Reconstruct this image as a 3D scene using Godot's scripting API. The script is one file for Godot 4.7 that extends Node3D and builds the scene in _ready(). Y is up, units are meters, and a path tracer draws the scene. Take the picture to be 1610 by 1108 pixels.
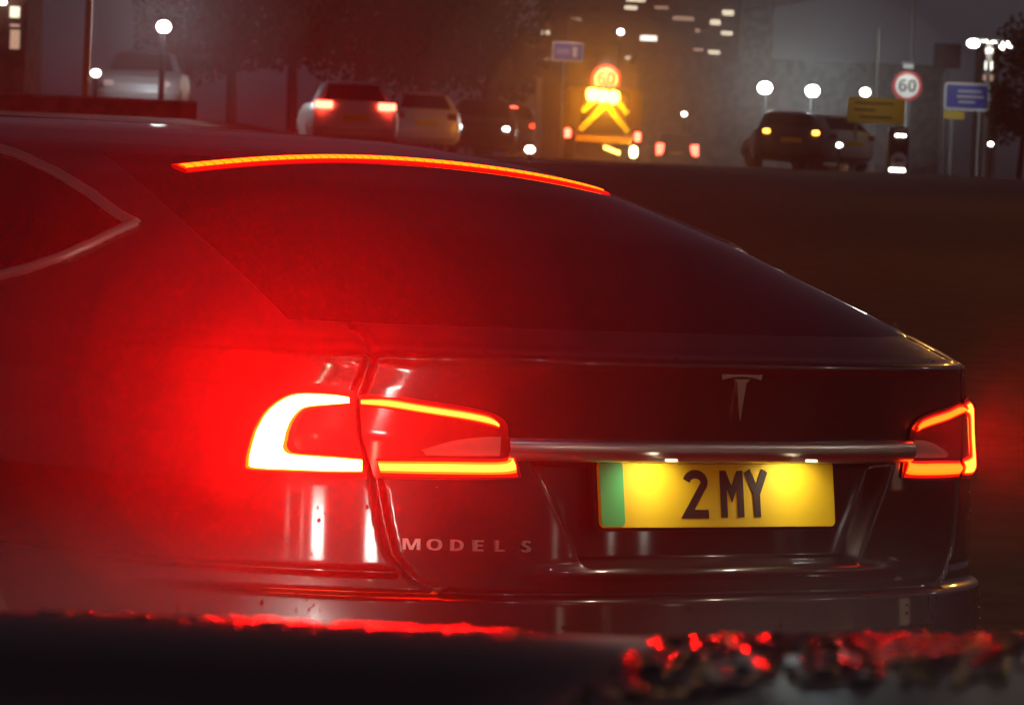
extends Node3D
# Night traffic: rear quarter of a dark saloon with its brake lamps lit, seen over a wet bonnet.

const FOCAL := 7424.0        # lens in pixels of a 1610 px wide picture
const EYE := 1.28            # camera height
const ROLL := 2.5            # hand-held roll, degrees
var pitch := atan((554.0 - 345.0) / FOCAL)
var M := {}
var rng := RandomNumberGenerator.new()

# ------------------------------------------------------------------ small helpers
func lin(r: float, g: float, b: float, a := 1.0) -> Color:
	var c := Color(r, g, b).linear_to_srgb()
	c.a = a
	return c

func mat(c: Color, rough := 0.6, metal := 0.0) -> StandardMaterial3D:
	var m := StandardMaterial3D.new()
	m.albedo_color = c
	m.roughness = rough
	m.metallic = metal
	return m

func glow(r: float, g: float, b: float) -> StandardMaterial3D:
	var top := maxf(r, maxf(g, b))
	var m := mat(lin(0.3 * r / top, 0.3 * g / top, 0.3 * b / top), 0.4)
	m.emission_enabled = true
	m.emission = lin(r / top, g / top, b / top)
	m.emission_energy_multiplier = top
	return m

func numbered(called: String) -> String:
	if not has_node(NodePath(called)):
		return called
	var k := 1
	while has_node(NodePath("%s_%03d" % [called, k])):
		k += 1
	return "%s_%03d" % [called, k]

func thing(called: String, label: String, category: String, at := Vector3.ZERO, turn := 0.0, group := "") -> Node3D:
	var o := Node3D.new()
	o.name = numbered(called)
	add_child(o)
	o.position = at
	o.rotation.y = turn
	o.set_meta("label", label)
	o.set_meta("category", category)
	if group:
		o.set_meta("group", group)
	return o

func part(parent: Node, called: String, mesh: Mesh, m: Material, at := Vector3.ZERO, turn := Vector3.ZERO) -> MeshInstance3D:
	var o := MeshInstance3D.new()
	o.name = called
	o.mesh = mesh
	o.material_override = m
	parent.add_child(o, true)
	o.position = at
	o.rotation = turn
	return o

func structure(called: String, mesh: Mesh, m: Material) -> MeshInstance3D:
	var o := part(self, called, mesh, m)
	o.set_meta("kind", "structure")
	return o

# a box with chamfered edges
func block(size: Vector3, bevel := 0.0) -> Mesh:
	if bevel <= 0.0:
		var b := BoxMesh.new()
		b.size = size
		return b
	var h := size / 2.0
	var pts: Array = []
	for sx in [-1, 1]:
		for sy in [-1, 1]:
			for sz in [-1, 1]:
				var s := Vector3(sx, sy, sz)
				pts.append(s * Vector3(h.x - bevel, h.y - bevel, h.z))
				pts.append(s * Vector3(h.x - bevel, h.y, h.z - bevel))
				pts.append(s * Vector3(h.x, h.y - bevel, h.z - bevel))
	return hull(pts)

# convex hull of a few points, flat faces
func hull(pts: Array) -> Mesh:
	var st := SurfaceTool.new()
	st.begin(Mesh.PRIMITIVE_TRIANGLES)
	var n := pts.size()
	var mid := Vector3.ZERO
	for p in pts:
		mid += p / n
	var done := {}
	for i in n:
		for j in range(i + 1, n):
			for k in range(j + 1, n):
				var nn: Vector3 = (pts[j] - pts[i]).cross(pts[k] - pts[i])
				if nn.length() < 1e-10:
					continue
				nn = nn.normalized()
				if nn.dot(pts[i] - mid) < 0:
					nn = -nn
				var d: float = nn.dot(pts[i])
				var ok := true
				var face: Array = []
				for p in pts:
					var e: float = nn.dot(p) - d
					if e > 1e-5:
						ok = false
						break
					if e > -1e-5:
						face.append(p)
				if not ok:
					continue
				var key := "%.3f %.3f %.3f %.4f" % [nn.x + 0.0, nn.y + 0.0, nn.z + 0.0, d]
				if done.has(key):
					continue
				done[key] = true
				var c := Vector3.ZERO
				for p in face:
					c += p / face.size()
				var ax: Vector3 = (face[0] - c).normalized()
				var ay := nn.cross(ax)
				face.sort_custom(func(p, q): return atan2(ay.dot(p - c), ax.dot(p - c)) > atan2(ay.dot(q - c), ax.dot(q - c)))
				for f in range(1, face.size() - 1):
					for p in [face[0], face[f], face[f + 1]]:
						st.set_normal(nn)
						st.add_vertex(p)
	return st.commit()

# surface through rows of points; outward tells which way it faces at its middle
func sheet(rows: Array, outward: Vector3) -> ArrayMesh:
	var nr := rows.size()
	var nc: int = rows[0].size()
	var v := PackedVector3Array()
	var nn := PackedVector3Array()
	var uv := PackedVector2Array()
	var ix := PackedInt32Array()
	var mr := nr / 2
	var mc := nc / 2
	var r0 := maxi(mr - 1, 0)
	var c0 := maxi(mc - 1, 0)
	var probe: Vector3 = (rows[mini(r0 + 1, nr - 1)][c0] - rows[r0][c0]).cross(rows[r0][mini(c0 + 1, nc - 1)] - rows[r0][c0])
	var sg := 1.0 if probe.dot(outward) >= 0 else -1.0
	for r in nr:
		for c in nc:
			v.append(rows[r][c])
			var du: Vector3 = rows[r][mini(c + 1, nc - 1)] - rows[r][maxi(c - 1, 0)]
			var dv: Vector3 = rows[mini(r + 1, nr - 1)][c] - rows[maxi(r - 1, 0)][c]
			var q := dv.cross(du) * sg
			nn.append(q.normalized() if q.length() > 1e-12 else outward.normalized())
			uv.append(Vector2(float(c) / maxi(nc - 1, 1), float(r) / maxi(nr - 1, 1)))
	for r in nr - 1:
		for c in nc - 1:
			var a := r * nc + c
			var b := a + 1
			var d := a + nc
			var e := d + 1
			if sg > 0:
				ix.append_array([a, b, d, b, e, d])
			else:
				ix.append_array([a, d, b, b, d, e])
	var arr := []
	arr.resize(Mesh.ARRAY_MAX)
	arr[Mesh.ARRAY_VERTEX] = v
	arr[Mesh.ARRAY_NORMAL] = nn
	arr[Mesh.ARRAY_TEX_UV] = uv
	arr[Mesh.ARRAY_INDEX] = ix
	var mesh := ArrayMesh.new()
	mesh.add_surface_from_arrays(Mesh.PRIMITIVE_TRIANGLES, arr)
	return mesh

# tube along points
func tube(pts: Array, radius, sides := 8) -> Mesh:
	var rows: Array = []
	var n := pts.size()
	for i in n:
		var t: Vector3 = (pts[mini(i + 1, n - 1)] - pts[maxi(i - 1, 0)]).normalized()
		var a := t.cross(Vector3.UP if absf(t.y) < 0.9 else Vector3.RIGHT).normalized()
		var b := t.cross(a)
		var r: float = radius[i] if radius is Array else radius
		var row: Array = []
		for k in sides + 1:
			var f := TAU * k / sides
			row.append(pts[i] + (a * cos(f) + b * sin(f)) * r)
		rows.append(row)
	# ends
	for e in [0, n - 1]:
		var cap: Array = []
		for k in sides + 1:
			cap.append(pts[e])
		if e == 0:
			rows.push_front(cap)
		else:
			rows.append(cap)
	var mid: int = maxi(rows.size() / 2 - 1, 0)
	var c0: int = maxi((sides + 1) / 2 - 1, 0)
	var cen := Vector3.ZERO
	for p in rows[mid].slice(0, sides):
		cen += p / sides
	return sheet(rows, rows[mid][c0] + rows[mid][c0 + 1] - 2.0 * cen)

# turned shape round the x axis: a convex profile of (radius, place along x)
func lathe(profile: Array, sides := 32) -> Mesh:
	var rows: Array = []
	var cen := Vector2.ZERO
	for p in profile:
		cen += p / profile.size()
		var row: Array = []
		for k in sides + 1:
			var f := TAU * k / sides
			row.append(Vector3(p.y, cos(f) * p.x, sin(f) * p.x))
		rows.append(row)
	var r0: int = maxi(rows.size() / 2 - 1, 0)
	var c0: int = maxi((sides + 1) / 2 - 1, 0)
	var o: Vector2 = (profile[r0] + profile[mini(r0 + 1, profile.size() - 1)]) / 2.0 - cen
	var f0 := TAU * (c0 + 0.5) / sides
	return sheet(rows, Vector3(o.y, cos(f0) * o.x, sin(f0) * o.x))

# a flat polygon with thickness, in the xy plane
func plate_shape(poly: PackedVector2Array, depth: float) -> Mesh:
	var st := SurfaceTool.new()
	st.begin(Mesh.PRIMITIVE_TRIANGLES)
	var p := poly
	if Geometry2D.is_polygon_clockwise(p):
		p.reverse()
	var tri := Geometry2D.triangulate_polygon(p)
	for side in [1, -1]:
		for k in range(0, tri.size(), 3):
			var t := [p[tri[k]], p[tri[k + 1]], p[tri[k + 2]]]
			var ccw: bool = (t[1] - t[0]).cross(t[2] - t[0]) > 0
			if ccw == (side == 1):
				t.reverse()
			for q in t:
				st.set_normal(Vector3(0, 0, side))
				st.add_vertex(Vector3(q.x, q.y, depth / 2 * side))
	for k in p.size():
		var a := p[k]
		var b := p[(k + 1) % p.size()]
		var nn := Vector3(b.y - a.y, a.x - b.x, 0).normalized()
		var q := [Vector3(a.x, a.y, depth / 2), Vector3(b.x, b.y, depth / 2), Vector3(b.x, b.y, -depth / 2), Vector3(a.x, a.y, -depth / 2)]
		for i in [0, 1, 2, 0, 2, 3]:
			st.set_normal(nn)
			st.add_vertex(q[i])
	return st.commit()

func rounded(w: float, h: float, r: float, steps := 5) -> PackedVector2Array:
	var out := PackedVector2Array()
	for c in [[1, 1, 0.0], [-1, 1, 0.25], [-1, -1, 0.5], [1, -1, 0.75]]:
		for k in steps + 1:
			var f: float = TAU * (c[2] + 0.25 * k / steps)
			out.append(Vector2(c[0] * (w / 2 - r) + cos(f) * r, c[1] * (h / 2 - r) + sin(f) * r))
	return out

func disc(r: float, n := 28) -> PackedVector2Array:
	var out := PackedVector2Array()
	for k in n:
		out.append(Vector2(cos(TAU * k / n), sin(TAU * k / n)) * r)
	return out

# a thick line drawn in the xy plane
func stroke(pts: Array, wide: float, depth: float) -> Mesh:
	var left := PackedVector2Array()
	var right := PackedVector2Array()
	var n := pts.size()
	for i in n:
		var d0: Vector2 = (pts[i] - pts[maxi(i - 1, 0)]).normalized()
		var d1: Vector2 = (pts[mini(i + 1, n - 1)] - pts[i]).normalized()
		if i == 0:
			d0 = d1
		if i == n - 1:
			d1 = d0
		var t := (d0 + d1).normalized()
		var o := Vector2(-t.y, t.x) * wide / 2 / maxf(t.dot(d0), 0.45)
		left.append(pts[i] + o)
		right.append(pts[i] - o)
	right.reverse()
	left.append_array(right)
	return plate_shape(left, depth)

func lettering(text: String, size: float, depth: float, heavy := 700) -> Mesh:
	var f := SystemFont.new()
	f.font_names = PackedStringArray(["Droid Sans"])
	f.font_weight = heavy
	var t := TextMesh.new()
	t.font = f
	t.text = text
	t.font_size = 64
	t.pixel_size = size / 46.0
	t.depth = depth
	return t

func interp(table: Array, x: float, col := 1) -> float:
	if x <= table[0][0]:
		return table[0][col]
	for k in range(1, table.size()):
		if x <= table[k][0]:
			var t: float = (x - table[k - 1][0]) / (table[k][0] - table[k - 1][0])
			return lerpf(table[k - 1][col], table[k][col], t)
	return table[table.size() - 1][col]

func noise_texture(freq: float, a: Color, b: Color, sd: int, low := 0.3, high := 0.7, size := 512) -> NoiseTexture2D:
	var n := FastNoiseLite.new()
	n.seed = sd
	n.frequency = freq
	n.fractal_octaves = 5
	var t := NoiseTexture2D.new()
	t.width = size
	t.height = size
	t.seamless = true
	t.noise = n
	var g := Gradient.new()
	g.offsets = PackedFloat32Array([low, high])
	g.colors = PackedColorArray([a, b])
	t.color_ramp = g
	return t

# where the sight line through a point of the photograph stands at a given distance
func at(u: float, v: float, d: float) -> Vector3:
	var cr := cos(deg_to_rad(ROLL))
	var sr := sin(deg_to_rad(ROLL))
	var du := u - 805.0
	var dv := v - 554.0
	var x := (du * cr + dv * sr) / FOCAL * d
	var yc := -(-du * sr + dv * cr) / FOCAL * d
	var c := cos(pitch)
	var s := sin(pitch)
	return Vector3(x, EYE + c * yc - s * d, -s * yc - c * d)

# ------------------------------------------------------------------ the lie of the land
const RISE := [[0.0, 0.0], [14.0, 0.0], [20.0, 0.08], [30.0, 0.38], [45.0, 0.95], [60.0, 1.5], [75.0, 1.98], [90.0, 2.36], [105.0, 2.66], [120.0, 2.88], [140.0, 3.06], [160.0, 3.16], [260.0, 3.3], [900.0, 3.4]]
func land(x: float, z: float) -> float:
	var d := -z
	var y := interp(RISE, d)
	y += 0.55 * smoothstep(-4.9, -7.0, x) * smoothstep(55.0, 92.0, d)
	return y

func _ready() -> void:
	rng.seed = 11
	setup_view()
	setup_materials()
	build_ground()
	build_saloon()
	bead_tail()
	build_own_car()
	build_street()
	build_traffic()
	build_behind()
	build_mist()
	build_frontage()

# ------------------------------------------------------------------ camera, sky, exposure
func setup_view() -> void:
	var cam := Camera3D.new()
	cam.name = "camera"
	add_child(cam)
	cam.position = Vector3(0, EYE, 0)
	cam.rotation = Vector3(-pitch, 0, deg_to_rad(ROLL))
	var lens := CameraAttributesPhysical.new()
	lens.frustum_focal_length = 12.0 * FOCAL / 554.0
	lens.frustum_focus_distance = 8.1
	lens.exposure_aperture = 22.0
	lens.frustum_near = 0.05
	lens.frustum_far = 4000.0
	cam.attributes = lens
	cam.current = true
	var env := Environment.new()
	var sky := Sky.new()
	var sm := ProceduralSkyMaterial.new()
	sm.sky_top_color = lin(0.007, 0.007, 0.011)
	sm.sky_horizon_color = lin(0.048, 0.050, 0.066)
	sm.sky_curve = 0.12
	sm.ground_bottom_color = lin(0.010, 0.008, 0.007)
	sm.ground_horizon_color = lin(0.030, 0.024, 0.022)
	sky.sky_material = sm
	env.background_mode = Environment.BG_SKY
	env.sky = sky
	env.tonemap_mode = Environment.TONE_MAPPER_LINEAR
	env.tonemap_exposure = 1.0
	env.fog_enabled = true
	env.fog_density = 0.0010
	env.fog_light_color = Color(0.95, 0.93, 0.92)
	env.volumetric_fog_enabled = true     # for the mist behind the cars
	env.volumetric_fog_density = 0.0
	env.sdfgi_enabled = true
	env.ssao_enabled = true
	env.ssil_enabled = true
	var we := WorldEnvironment.new()
	we.name = "environment"
	we.environment = env
	add_child(we)
	var moon := DirectionalLight3D.new()
	moon.name = "moonlight"
	moon.light_energy = 0.01
	moon.light_color = Color(0.8, 0.85, 1.0)
	moon.light_angular_distance = 0.5
	moon.shadow_enabled = true
	moon.rotation_degrees = Vector3(-50, 60, 0)
	add_child(moon)

func setup_materials() -> void:
	var paint := mat(lin(0.028, 0.027, 0.028), 0.34, 0.35)
	paint.clearcoat_enabled = true
	paint.clearcoat = 1.0
	paint.clearcoat_roughness = 0.07
	M.paint = paint
	var glass := mat(lin(0.008, 0.008, 0.009), 0.03)
	glass.metallic_specular = 0.5
	M.dark_glass = glass
	M.chrome = mat(lin(0.70, 0.68, 0.64), 0.16, 1.0)
	M.satin = mat(lin(0.78, 0.75, 0.70), 0.30, 1.0)
	M.trim = mat(lin(0.55, 0.53, 0.52), 0.42, 0.6)
	M.rubber = mat(lin(0.012, 0.012, 0.012), 0.8)
	M.black = mat(lin(0.010, 0.010, 0.010), 0.55)
	M.rim = mat(lin(0.42, 0.42, 0.43), 0.3, 0.9)
	var lens := mat(lin(0.22, 0.012, 0.012), 0.08)
	lens.clearcoat_enabled = true
	lens.clearcoat = 1.0
	M.red_lens = lens
	M.clear_lens = mat(lin(0.42, 0.30, 0.28), 0.10)
	M.yellow_plate = mat(lin(0.80, 0.56, 0.012), 0.75)
	M.plate_green = mat(lin(0.03, 0.46, 0.12), 0.75)
	M.plate_black = mat(lin(0.012, 0.012, 0.012), 0.75)
	M.brake_hot = glow(60.0, 4.5, 1.15)
	M.brake_warm = glow(26.0, 1.2, 0.12)
	M.brake_far = glow(13.0, 0.45, 0.02)
	M.brake_bar = glow(9.0, 0.60, 0.008)
	M.rim_red = glow(1.6, 0.006, 0.004)
	M.rim_orange = glow(8.0, 0.34, 0.01)
	M.tail = glow(10.0, 0.28, 0.12)
	M.tail_hot = glow(20.0, 1.3, 0.7)
	M.white_lamp = glow(14.0, 13.0, 11.5)
	M.cool_lamp = glow(22.0, 24.0, 25.0)
	M.amber_lamp = glow(40.0, 15.0, 1.4)
	M.sodium_lamp = glow(14.0, 6.5, 1.4)
	M.amber_small = glow(12.0, 4.6, 0.5)
	M.violet_lamp = glow(2.2, 1.1, 2.6)
	M.plate_lamp = glow(1.6, 1.35, 0.9)
	M.dark_column = mat(lin(0.03, 0.03, 0.03), 0.6)
	M.steel = mat(lin(0.30, 0.30, 0.30), 0.45, 0.7)
	M.white_sign = mat(lin(0.80, 0.80, 0.80), 0.5)
	M.red_sign = mat(lin(0.55, 0.03, 0.03), 0.5)
	M.blue_sign = mat(lin(0.03, 0.06, 0.45), 0.5)
	M.yellow_sign = mat(lin(0.75, 0.50, 0.03), 0.5)
	M.dark_print = mat(lin(0.03, 0.03, 0.035), 0.6)
	M.lime = mat(lin(0.55, 0.62, 0.05), 0.5)
	M.brick = mat(lin(0.20, 0.11, 0.08), 0.9)
	M.concrete = mat(lin(0.36, 0.34, 0.31), 0.9)
	M.cladding = mat(lin(0.30, 0.27, 0.24), 0.8)
	M.tower = mat(lin(0.16, 0.10, 0.09), 0.8)
	M.pane = mat(lin(0.02, 0.02, 0.025), 0.08)
	M.lit_pane = glow(1.6, 1.35, 0.95)
	M.lit_pane_dim = glow(0.5, 0.30, 0.2)
	M.lit_pane_bright = glow(3.4, 3.3, 2.9)
	var own := mat(lin(0.012, 0.012, 0.013), 0.3, 0.0)
	own.metallic_specular = 0.35
	M.own_paint = own
	M.queue_lamp = glow(11.0, 10.0, 8.5)
	M.headlamp = glow(60.0, 56.0, 50.0)
	var water := mat(lin(0.95, 0.95, 0.95, 0.0), 0.05)
	water.transparency = BaseMaterial3D.TRANSPARENCY_ALPHA
	water.refraction_enabled = true
	water.refraction_scale = 0.033
	M.water = water
	M.frame = mat(lin(0.08, 0.07, 0.07), 0.6)
	M.bark = mat(lin(0.05, 0.035, 0.025), 0.9)
	M.leaf = mat(lin(0.045, 0.05, 0.025), 0.7)
	M.leaf.backlight_enabled = true
	M.leaf.backlight = lin(0.05, 0.05, 0.02)
	for key in ["concrete", "brick", "cladding", "tower"]:
		M[key].albedo_texture = noise_texture(0.015, Color(0.75, 0.74, 0.72), Color(1, 1, 1), 21)
		M[key].uv1_triplanar = true
		M[key].uv1_world_triplanar = true
		M[key].uv1_scale = Vector3.ONE * 0.2

# ------------------------------------------------------------------ ground
func build_ground() -> void:
	var zs: Array = [40.0, 20.0, 8.0, 0.0, -5.0, -10.0, -14.0, -17.0, -20.0, -25.0, -30.0, -37.0, -45.0, -52.0, -60.0, -67.0, -75.0, -82.0, -90.0, -97.0, -105.0, -112.0, -120.0, -130.0, -140.0, -160.0, -200.0, -260.0, -400.0, -900.0, -3000.0]
	var xs: Array = [-1500.0, -300.0, -80.0, -40.0, -20.0, -12.0, -9.0, -7.0, -6.5, -6.0, -5.5, -4.9, 0.0, 14.0, 30.0, 80.0, 300.0, 1500.0]
	var rows: Array = []
	var road: Array = []
	for z in zs:
		var row: Array = []
		for x in xs:
			row.append(Vector3(x, land(x, z) - 0.012, z))
		rows.append(row)
		if z > -800:
			var strip: Array = []
			for x in [-4.6, 0.0, 4.0, 13.5]:
				strip.append(Vector3(x, land(0, z), z))
			road.append(strip)
	var soil := mat(lin(0.055, 0.05, 0.042), 0.95)
	soil.albedo_texture = noise_texture(0.02, Color(0.6, 0.6, 0.55), Color(1, 1, 1), 3)
	soil.uv1_triplanar = true
	soil.uv1_world_triplanar = true
	soil.uv1_scale = Vector3.ONE * 0.3
	structure("ground", sheet(rows, Vector3.UP), soil)
	var tar := mat(lin(0.062, 0.047, 0.035), 0.95)
	tar.albedo_texture = noise_texture(0.03, Color(0.78, 0.78, 0.78), Color(1, 1, 1), 4)
	tar.uv1_triplanar = true
	tar.uv1_world_triplanar = true
	tar.uv1_scale = Vector3.ONE * 0.13
	structure("road", sheet(road, Vector3.UP), tar)

# ------------------------------------------------------------------ bodies of cars, as stacked outlines
# level: height, rear end (metres forward of the bumper), half width, length of the rounded corner, two exponents, front end
const SALOON := [
	[0.18, 0.24, 0.86, 0.66, 2.7, 2.2, 4.72], [0.26, 0.10, 0.92, 0.72, 2.7, 2.2, 4.86], [0.34, 0.03, 0.955, 0.76, 2.7, 2.2, 4.93],
	[0.46, 0.012, 0.970, 0.76, 2.7, 2.2, 4.97], [0.60, 0.025, 0.968, 0.76, 2.7, 2.2, 4.95], [0.70, 0.036, 0.968, 0.76, 2.7, 2.2, 4.88],
	[0.84, 0.041, 0.967, 0.76, 2.7, 2.2, 4.55], [0.92, 0.046, 0.958, 0.76, 2.7, 2.2, 4.15], [1.00, 0.035, 0.935, 0.76, 2.7, 2.2, 3.72],
	[1.05, 0.025, 0.91, 0.76, 2.7, 2.2, 3.58], [1.075, 0.08, 0.888, 0.74, 2.75, 2.2, 3.52], [1.15, 0.29, 0.832, 0.70, 2.8, 2.1, 3.36],
	[1.25, 0.58, 0.77, 0.70, 2.8, 2.1, 3.14], [1.33, 0.85, 0.70, 0.68, 2.8, 2.1, 2.96], [1.385, 1.08, 0.63, 0.66, 2.8, 2.1, 2.82],
	[1.42, 1.40, 0.55, 0.60, 2.8, 2.1, 2.70], [1.44, 1.90, 0.40, 0.40, 2.8, 2.1, 2.55]]

func lev(table: Array, y: float) -> Array:
	var k := 1
	while k < table.size() - 1 and y > table[k][0]:
		k += 1
	var t := clampf((y - table[k - 1][0]) / (table[k][0] - table[k - 1][0]), 0.0, 1.0)
	var out := []
	for c in range(1, 7):
		out.append(lerpf(table[k - 1][c], table[k][c], t))
	return out

# point on the rear of a body: a = degrees round the corner (0 at the middle, 90 on the flank); negative a is the left side. z is local, towards the rear
func rear_point(a: float, y: float) -> Vector3:
	var l := lev(SALOON, y)
	var r := deg_to_rad(absf(a))
	return Vector3(signf(a) * l[1] * pow(sin(r), 2.0 / l[3]), y, -(l[0] + l[2] * (1.0 - pow(maxf(cos(r), 0.0), 2.0 / l[4]))))

func rear_normal(a: float, y: float) -> Vector3:
	var s := signf(a) if a != 0 else 1.0
	var aa := clampf(absf(a), 1.0, 88.5)
	var du := rear_point(s * (aa + 0.8), y) - rear_point(s * (aa - 0.8), y)
	var dv := rear_point(s * aa, y + 0.004) - rear_point(s * aa, y - 0.004)
	var n := du.cross(dv).normalized()
	if n.dot(rear_point(s * aa, y) + Vector3(0, -y, 1.2)) < 0:
		n = -n
	return n

func a_of_x(x: float, y: float) -> float:
	var l := lev(SALOON, y)
	return signf(x) * rad_to_deg(asin(pow(clampf(absf(x) / l[1], 0.0, 1.0), l[3] / 2.0)))

func x_at(z: float, y: float) -> float:
	var l := lev(SALOON, y)
	var t := maxf(0.0, 1.0 - (z - l[0]) / l[2])
	return l[1] * pow(1.0 - pow(t, l[4]), 1.0 / l[3])

# half width of the liftgate at a height (its shut line), and the lower edge of the gate
const CUT := [[0.668, 0.50], [0.675, 0.555], [0.69, 0.59], [0.73, 0.622], [0.782, 0.634], [0.858, 0.647], [0.90, 0.655], [0.985, 0.672], [1.05, 0.655], [1.08, 0.63], [1.15, 0.60]]

func relief(ax: float, y: float) -> float:
	# pressed shape of the tail, metres outwards
	var d := 0.0
	var half := 0.295 + (y - 0.713) / 0.15 * 0.085
	var inside := smoothstep(half + 0.012, half - 0.012, ax) * smoothstep(0.712, 0.728, y) * smoothstep(0.888, 0.882, y)
	d -= 0.040 * inside
	d += 0.014 * exp(-pow((y - 0.702) / 0.010, 2.0)) * smoothstep(0.44, 0.30, ax)      # edge below the plate
	d += 0.016 * smoothstep(0.672, 0.655, y) * smoothstep(0.95, 0.8, ax)              # bumper stands proud of the gate
	d -= 0.010 * smoothstep(0.60, 0.585, y) * smoothstep(0.40, 0.44, y) * smoothstep(0.55, 0.45, ax)
	d += 0.006 * exp(-pow((y - 1.052) / 0.010, 2.0)) * smoothstep(0.75, 0.6, ax)       # spoiler lip
	# shut lines
	if y < 1.10:
		var cut := interp(CUT, y)
		if y > 0.668:
			d -= 0.008 * exp(-pow((ax - cut) / 0.0060, 2.0))
		if ax < 0.55:
			d -= 0.008 * exp(-pow((y - 0.6675) / 0.0050, 2.0))
		if ax > 0.61:
			d -= 0.006 * exp(-pow((y - 0.700) / 0.0045, 2.0))
	return d

# stacked outlines -> named pieces. sort(x, y, z, where) gives the piece a cell belongs to ("" = hole); fine: small steps at the tail
func outline_body(table: Array, ys: Array, cols: Array, n_side: int, n_front: int, shaped: bool, sort: Callable) -> Dictionary:
	var pts := PackedVector3Array()
	var nc := cols.size() + n_side + n_front
	for y in ys:
		var l := lev(table, y)
		var front: float = l[5]
		var fl := minf(l[2], 0.7)
		var z1: float = l[0] + l[2]
		var z2 := front - fl
		for c in cols:
			var r := deg_to_rad(c)
			pts.append(Vector3(l[1] * pow(sin(r), 2.0 / l[3]), y, l[0] + l[2] * (1.0 - pow(maxf(cos(r), 0.0), 2.0 / l[4]))))
		for k in n_side:
			pts.append(Vector3(l[1], y, lerpf(z1, z2, float(k + 1) / (n_side + 1))))
		for k in n_front:
			var r := PI / 2 * (1.0 - float(k) / (n_front - 1))
			pts.append(Vector3(l[1] * pow(maxf(sin(r), 0.0), 2.0 / 2.4), y, front - fl * (1.0 - pow(maxf(cos(r), 0.0), 2.0 / 2.2))))
	# normals, then relief pushed along them
	var nr := ys.size()
	var nn := grid_normals(pts, nr, nc)
	if shaped:
		for r in nr:
			for c in cols.size():
				var i := r * nc + c
				var p := pts[i]
				if p.y < 1.12:
					pts[i] = p + nn[i] * relief(p.x, p.y)
		nn = grid_normals(pts, nr, nc)
	var pieces := {}
	for s in [1.0, -1.0]:
		var used := {}
		for r in nr - 1:
			for c in nc - 1:
				var a := r * nc + c
				var m := (pts[a] + pts[a + nc + 1]) / 2.0
				var where := "rear" if c < cols.size() - 1 else ("front" if c >= nc - n_front else "side")
				var to: String = sort.call(m.x * s, m.y, m.z, where)
				if to == "":
					continue
				if not pieces.has(to):
					pieces[to] = {"v": PackedVector3Array(), "n": PackedVector3Array(), "i": PackedInt32Array()}
				if not used.has(to):
					used[to] = {}
				var w: Dictionary = pieces[to]
				var map: Dictionary = used[to]
				var q: Array = []
				for j in [a, a + 1, a + nc, a + nc + 1]:
					if not map.has(j):
						map[j] = w.v.size()
						w.v.append(Vector3(pts[j].x * s, pts[j].y, -pts[j].z))
						w.n.append(Vector3(nn[j].x * s, nn[j].y, -nn[j].z))
					q.append(map[j])
				# right side seen from outside: columns run to the left (forwards), rows up
				if s > 0:
					w.i.append_array([q[0], q[2], q[1], q[1], q[2], q[3]])
				else:
					w.i.append_array([q[0], q[1], q[2], q[1], q[3], q[2]])
	var out := {}
	for key in pieces:
		var arr := []
		arr.resize(Mesh.ARRAY_MAX)
		arr[Mesh.ARRAY_VERTEX] = pieces[key].v
		arr[Mesh.ARRAY_NORMAL] = pieces[key].n
		arr[Mesh.ARRAY_INDEX] = pieces[key].i
		var mesh := ArrayMesh.new()
		mesh.add_surface_from_arrays(Mesh.PRIMITIVE_TRIANGLES, arr)
		out[key] = mesh
	return out

func grid_normals(pts: PackedVector3Array, nr: int, nc: int) -> PackedVector3Array:
	var nn := PackedVector3Array()
	nn.resize(pts.size())
	for r in nr:
		for c in nc:
			var i := r * nc + c
			var du := pts[r * nc + mini(c + 1, nc - 1)] - pts[r * nc + maxi(c - 1, 0)]
			var dv := pts[mini(r + 1, nr - 1) * nc + c] - pts[maxi(r - 1, 0) * nc + c]
			if c == 0 or c == nc - 1:
				du = Vector3(du.x, 0, 0)       # mirrored at the middle of the car
			var n := dv.cross(du) if true else Vector3.ZERO
			n = n.normalized() if n.length() > 1e-14 else Vector3(0, 1, 0)
			nn[i] = n
	return nn

# a band on the tail between two curves given as (a, y) pairs; raised by lift
func tail_band(one: Array, two: Array, lift: float, side: float, across := 5, bulge := 0.0) -> Mesh:
	var rows: Array = []
	var n := 60
	for k in across + 1:
		var t := float(k) / across
		var row: Array = []
		for j in n + 1:
			var p: Vector2 = along(one, float(j) / n).lerp(along(two, float(j) / n), t)
			var q := rear_point(-p.x, p.y)
			var nrm := rear_normal(-p.x, p.y)
			q += nrm * (lift + bulge * (1.0 - pow(2.0 * t - 1.0, 2.0)))
			row.append(Vector3(q.x * (-side), q.y, q.z))
		rows.append(row)
	return sheet(rows, Vector3(side * 0.35, 0.05, 1.0))

# a curve moved away from its partner by a share of the distance between them
func widen(one: Array, two: Array, share: float) -> Array:
	var out := []
	for k in one.size():
		out.append(one[k] + (one[k] - two[k]) * share)
	return out

func along(pts: Array, t: float) -> Vector2:
	# even in index, so paired curves stay paired; Catmull-Rom smooth
	var n := pts.size() / 2
	var f := clampf(t, 0, 1) * (n - 1)
	var i := mini(int(f), n - 2)
	var g := func(k): return Vector2(pts[clampi(k, 0, n - 1) * 2], pts[clampi(k, 0, n - 1) * 2 + 1])
	return g.call(i).cubic_interpolate(g.call(i + 1), g.call(i - 1), g.call(i + 2), f - i)

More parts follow.
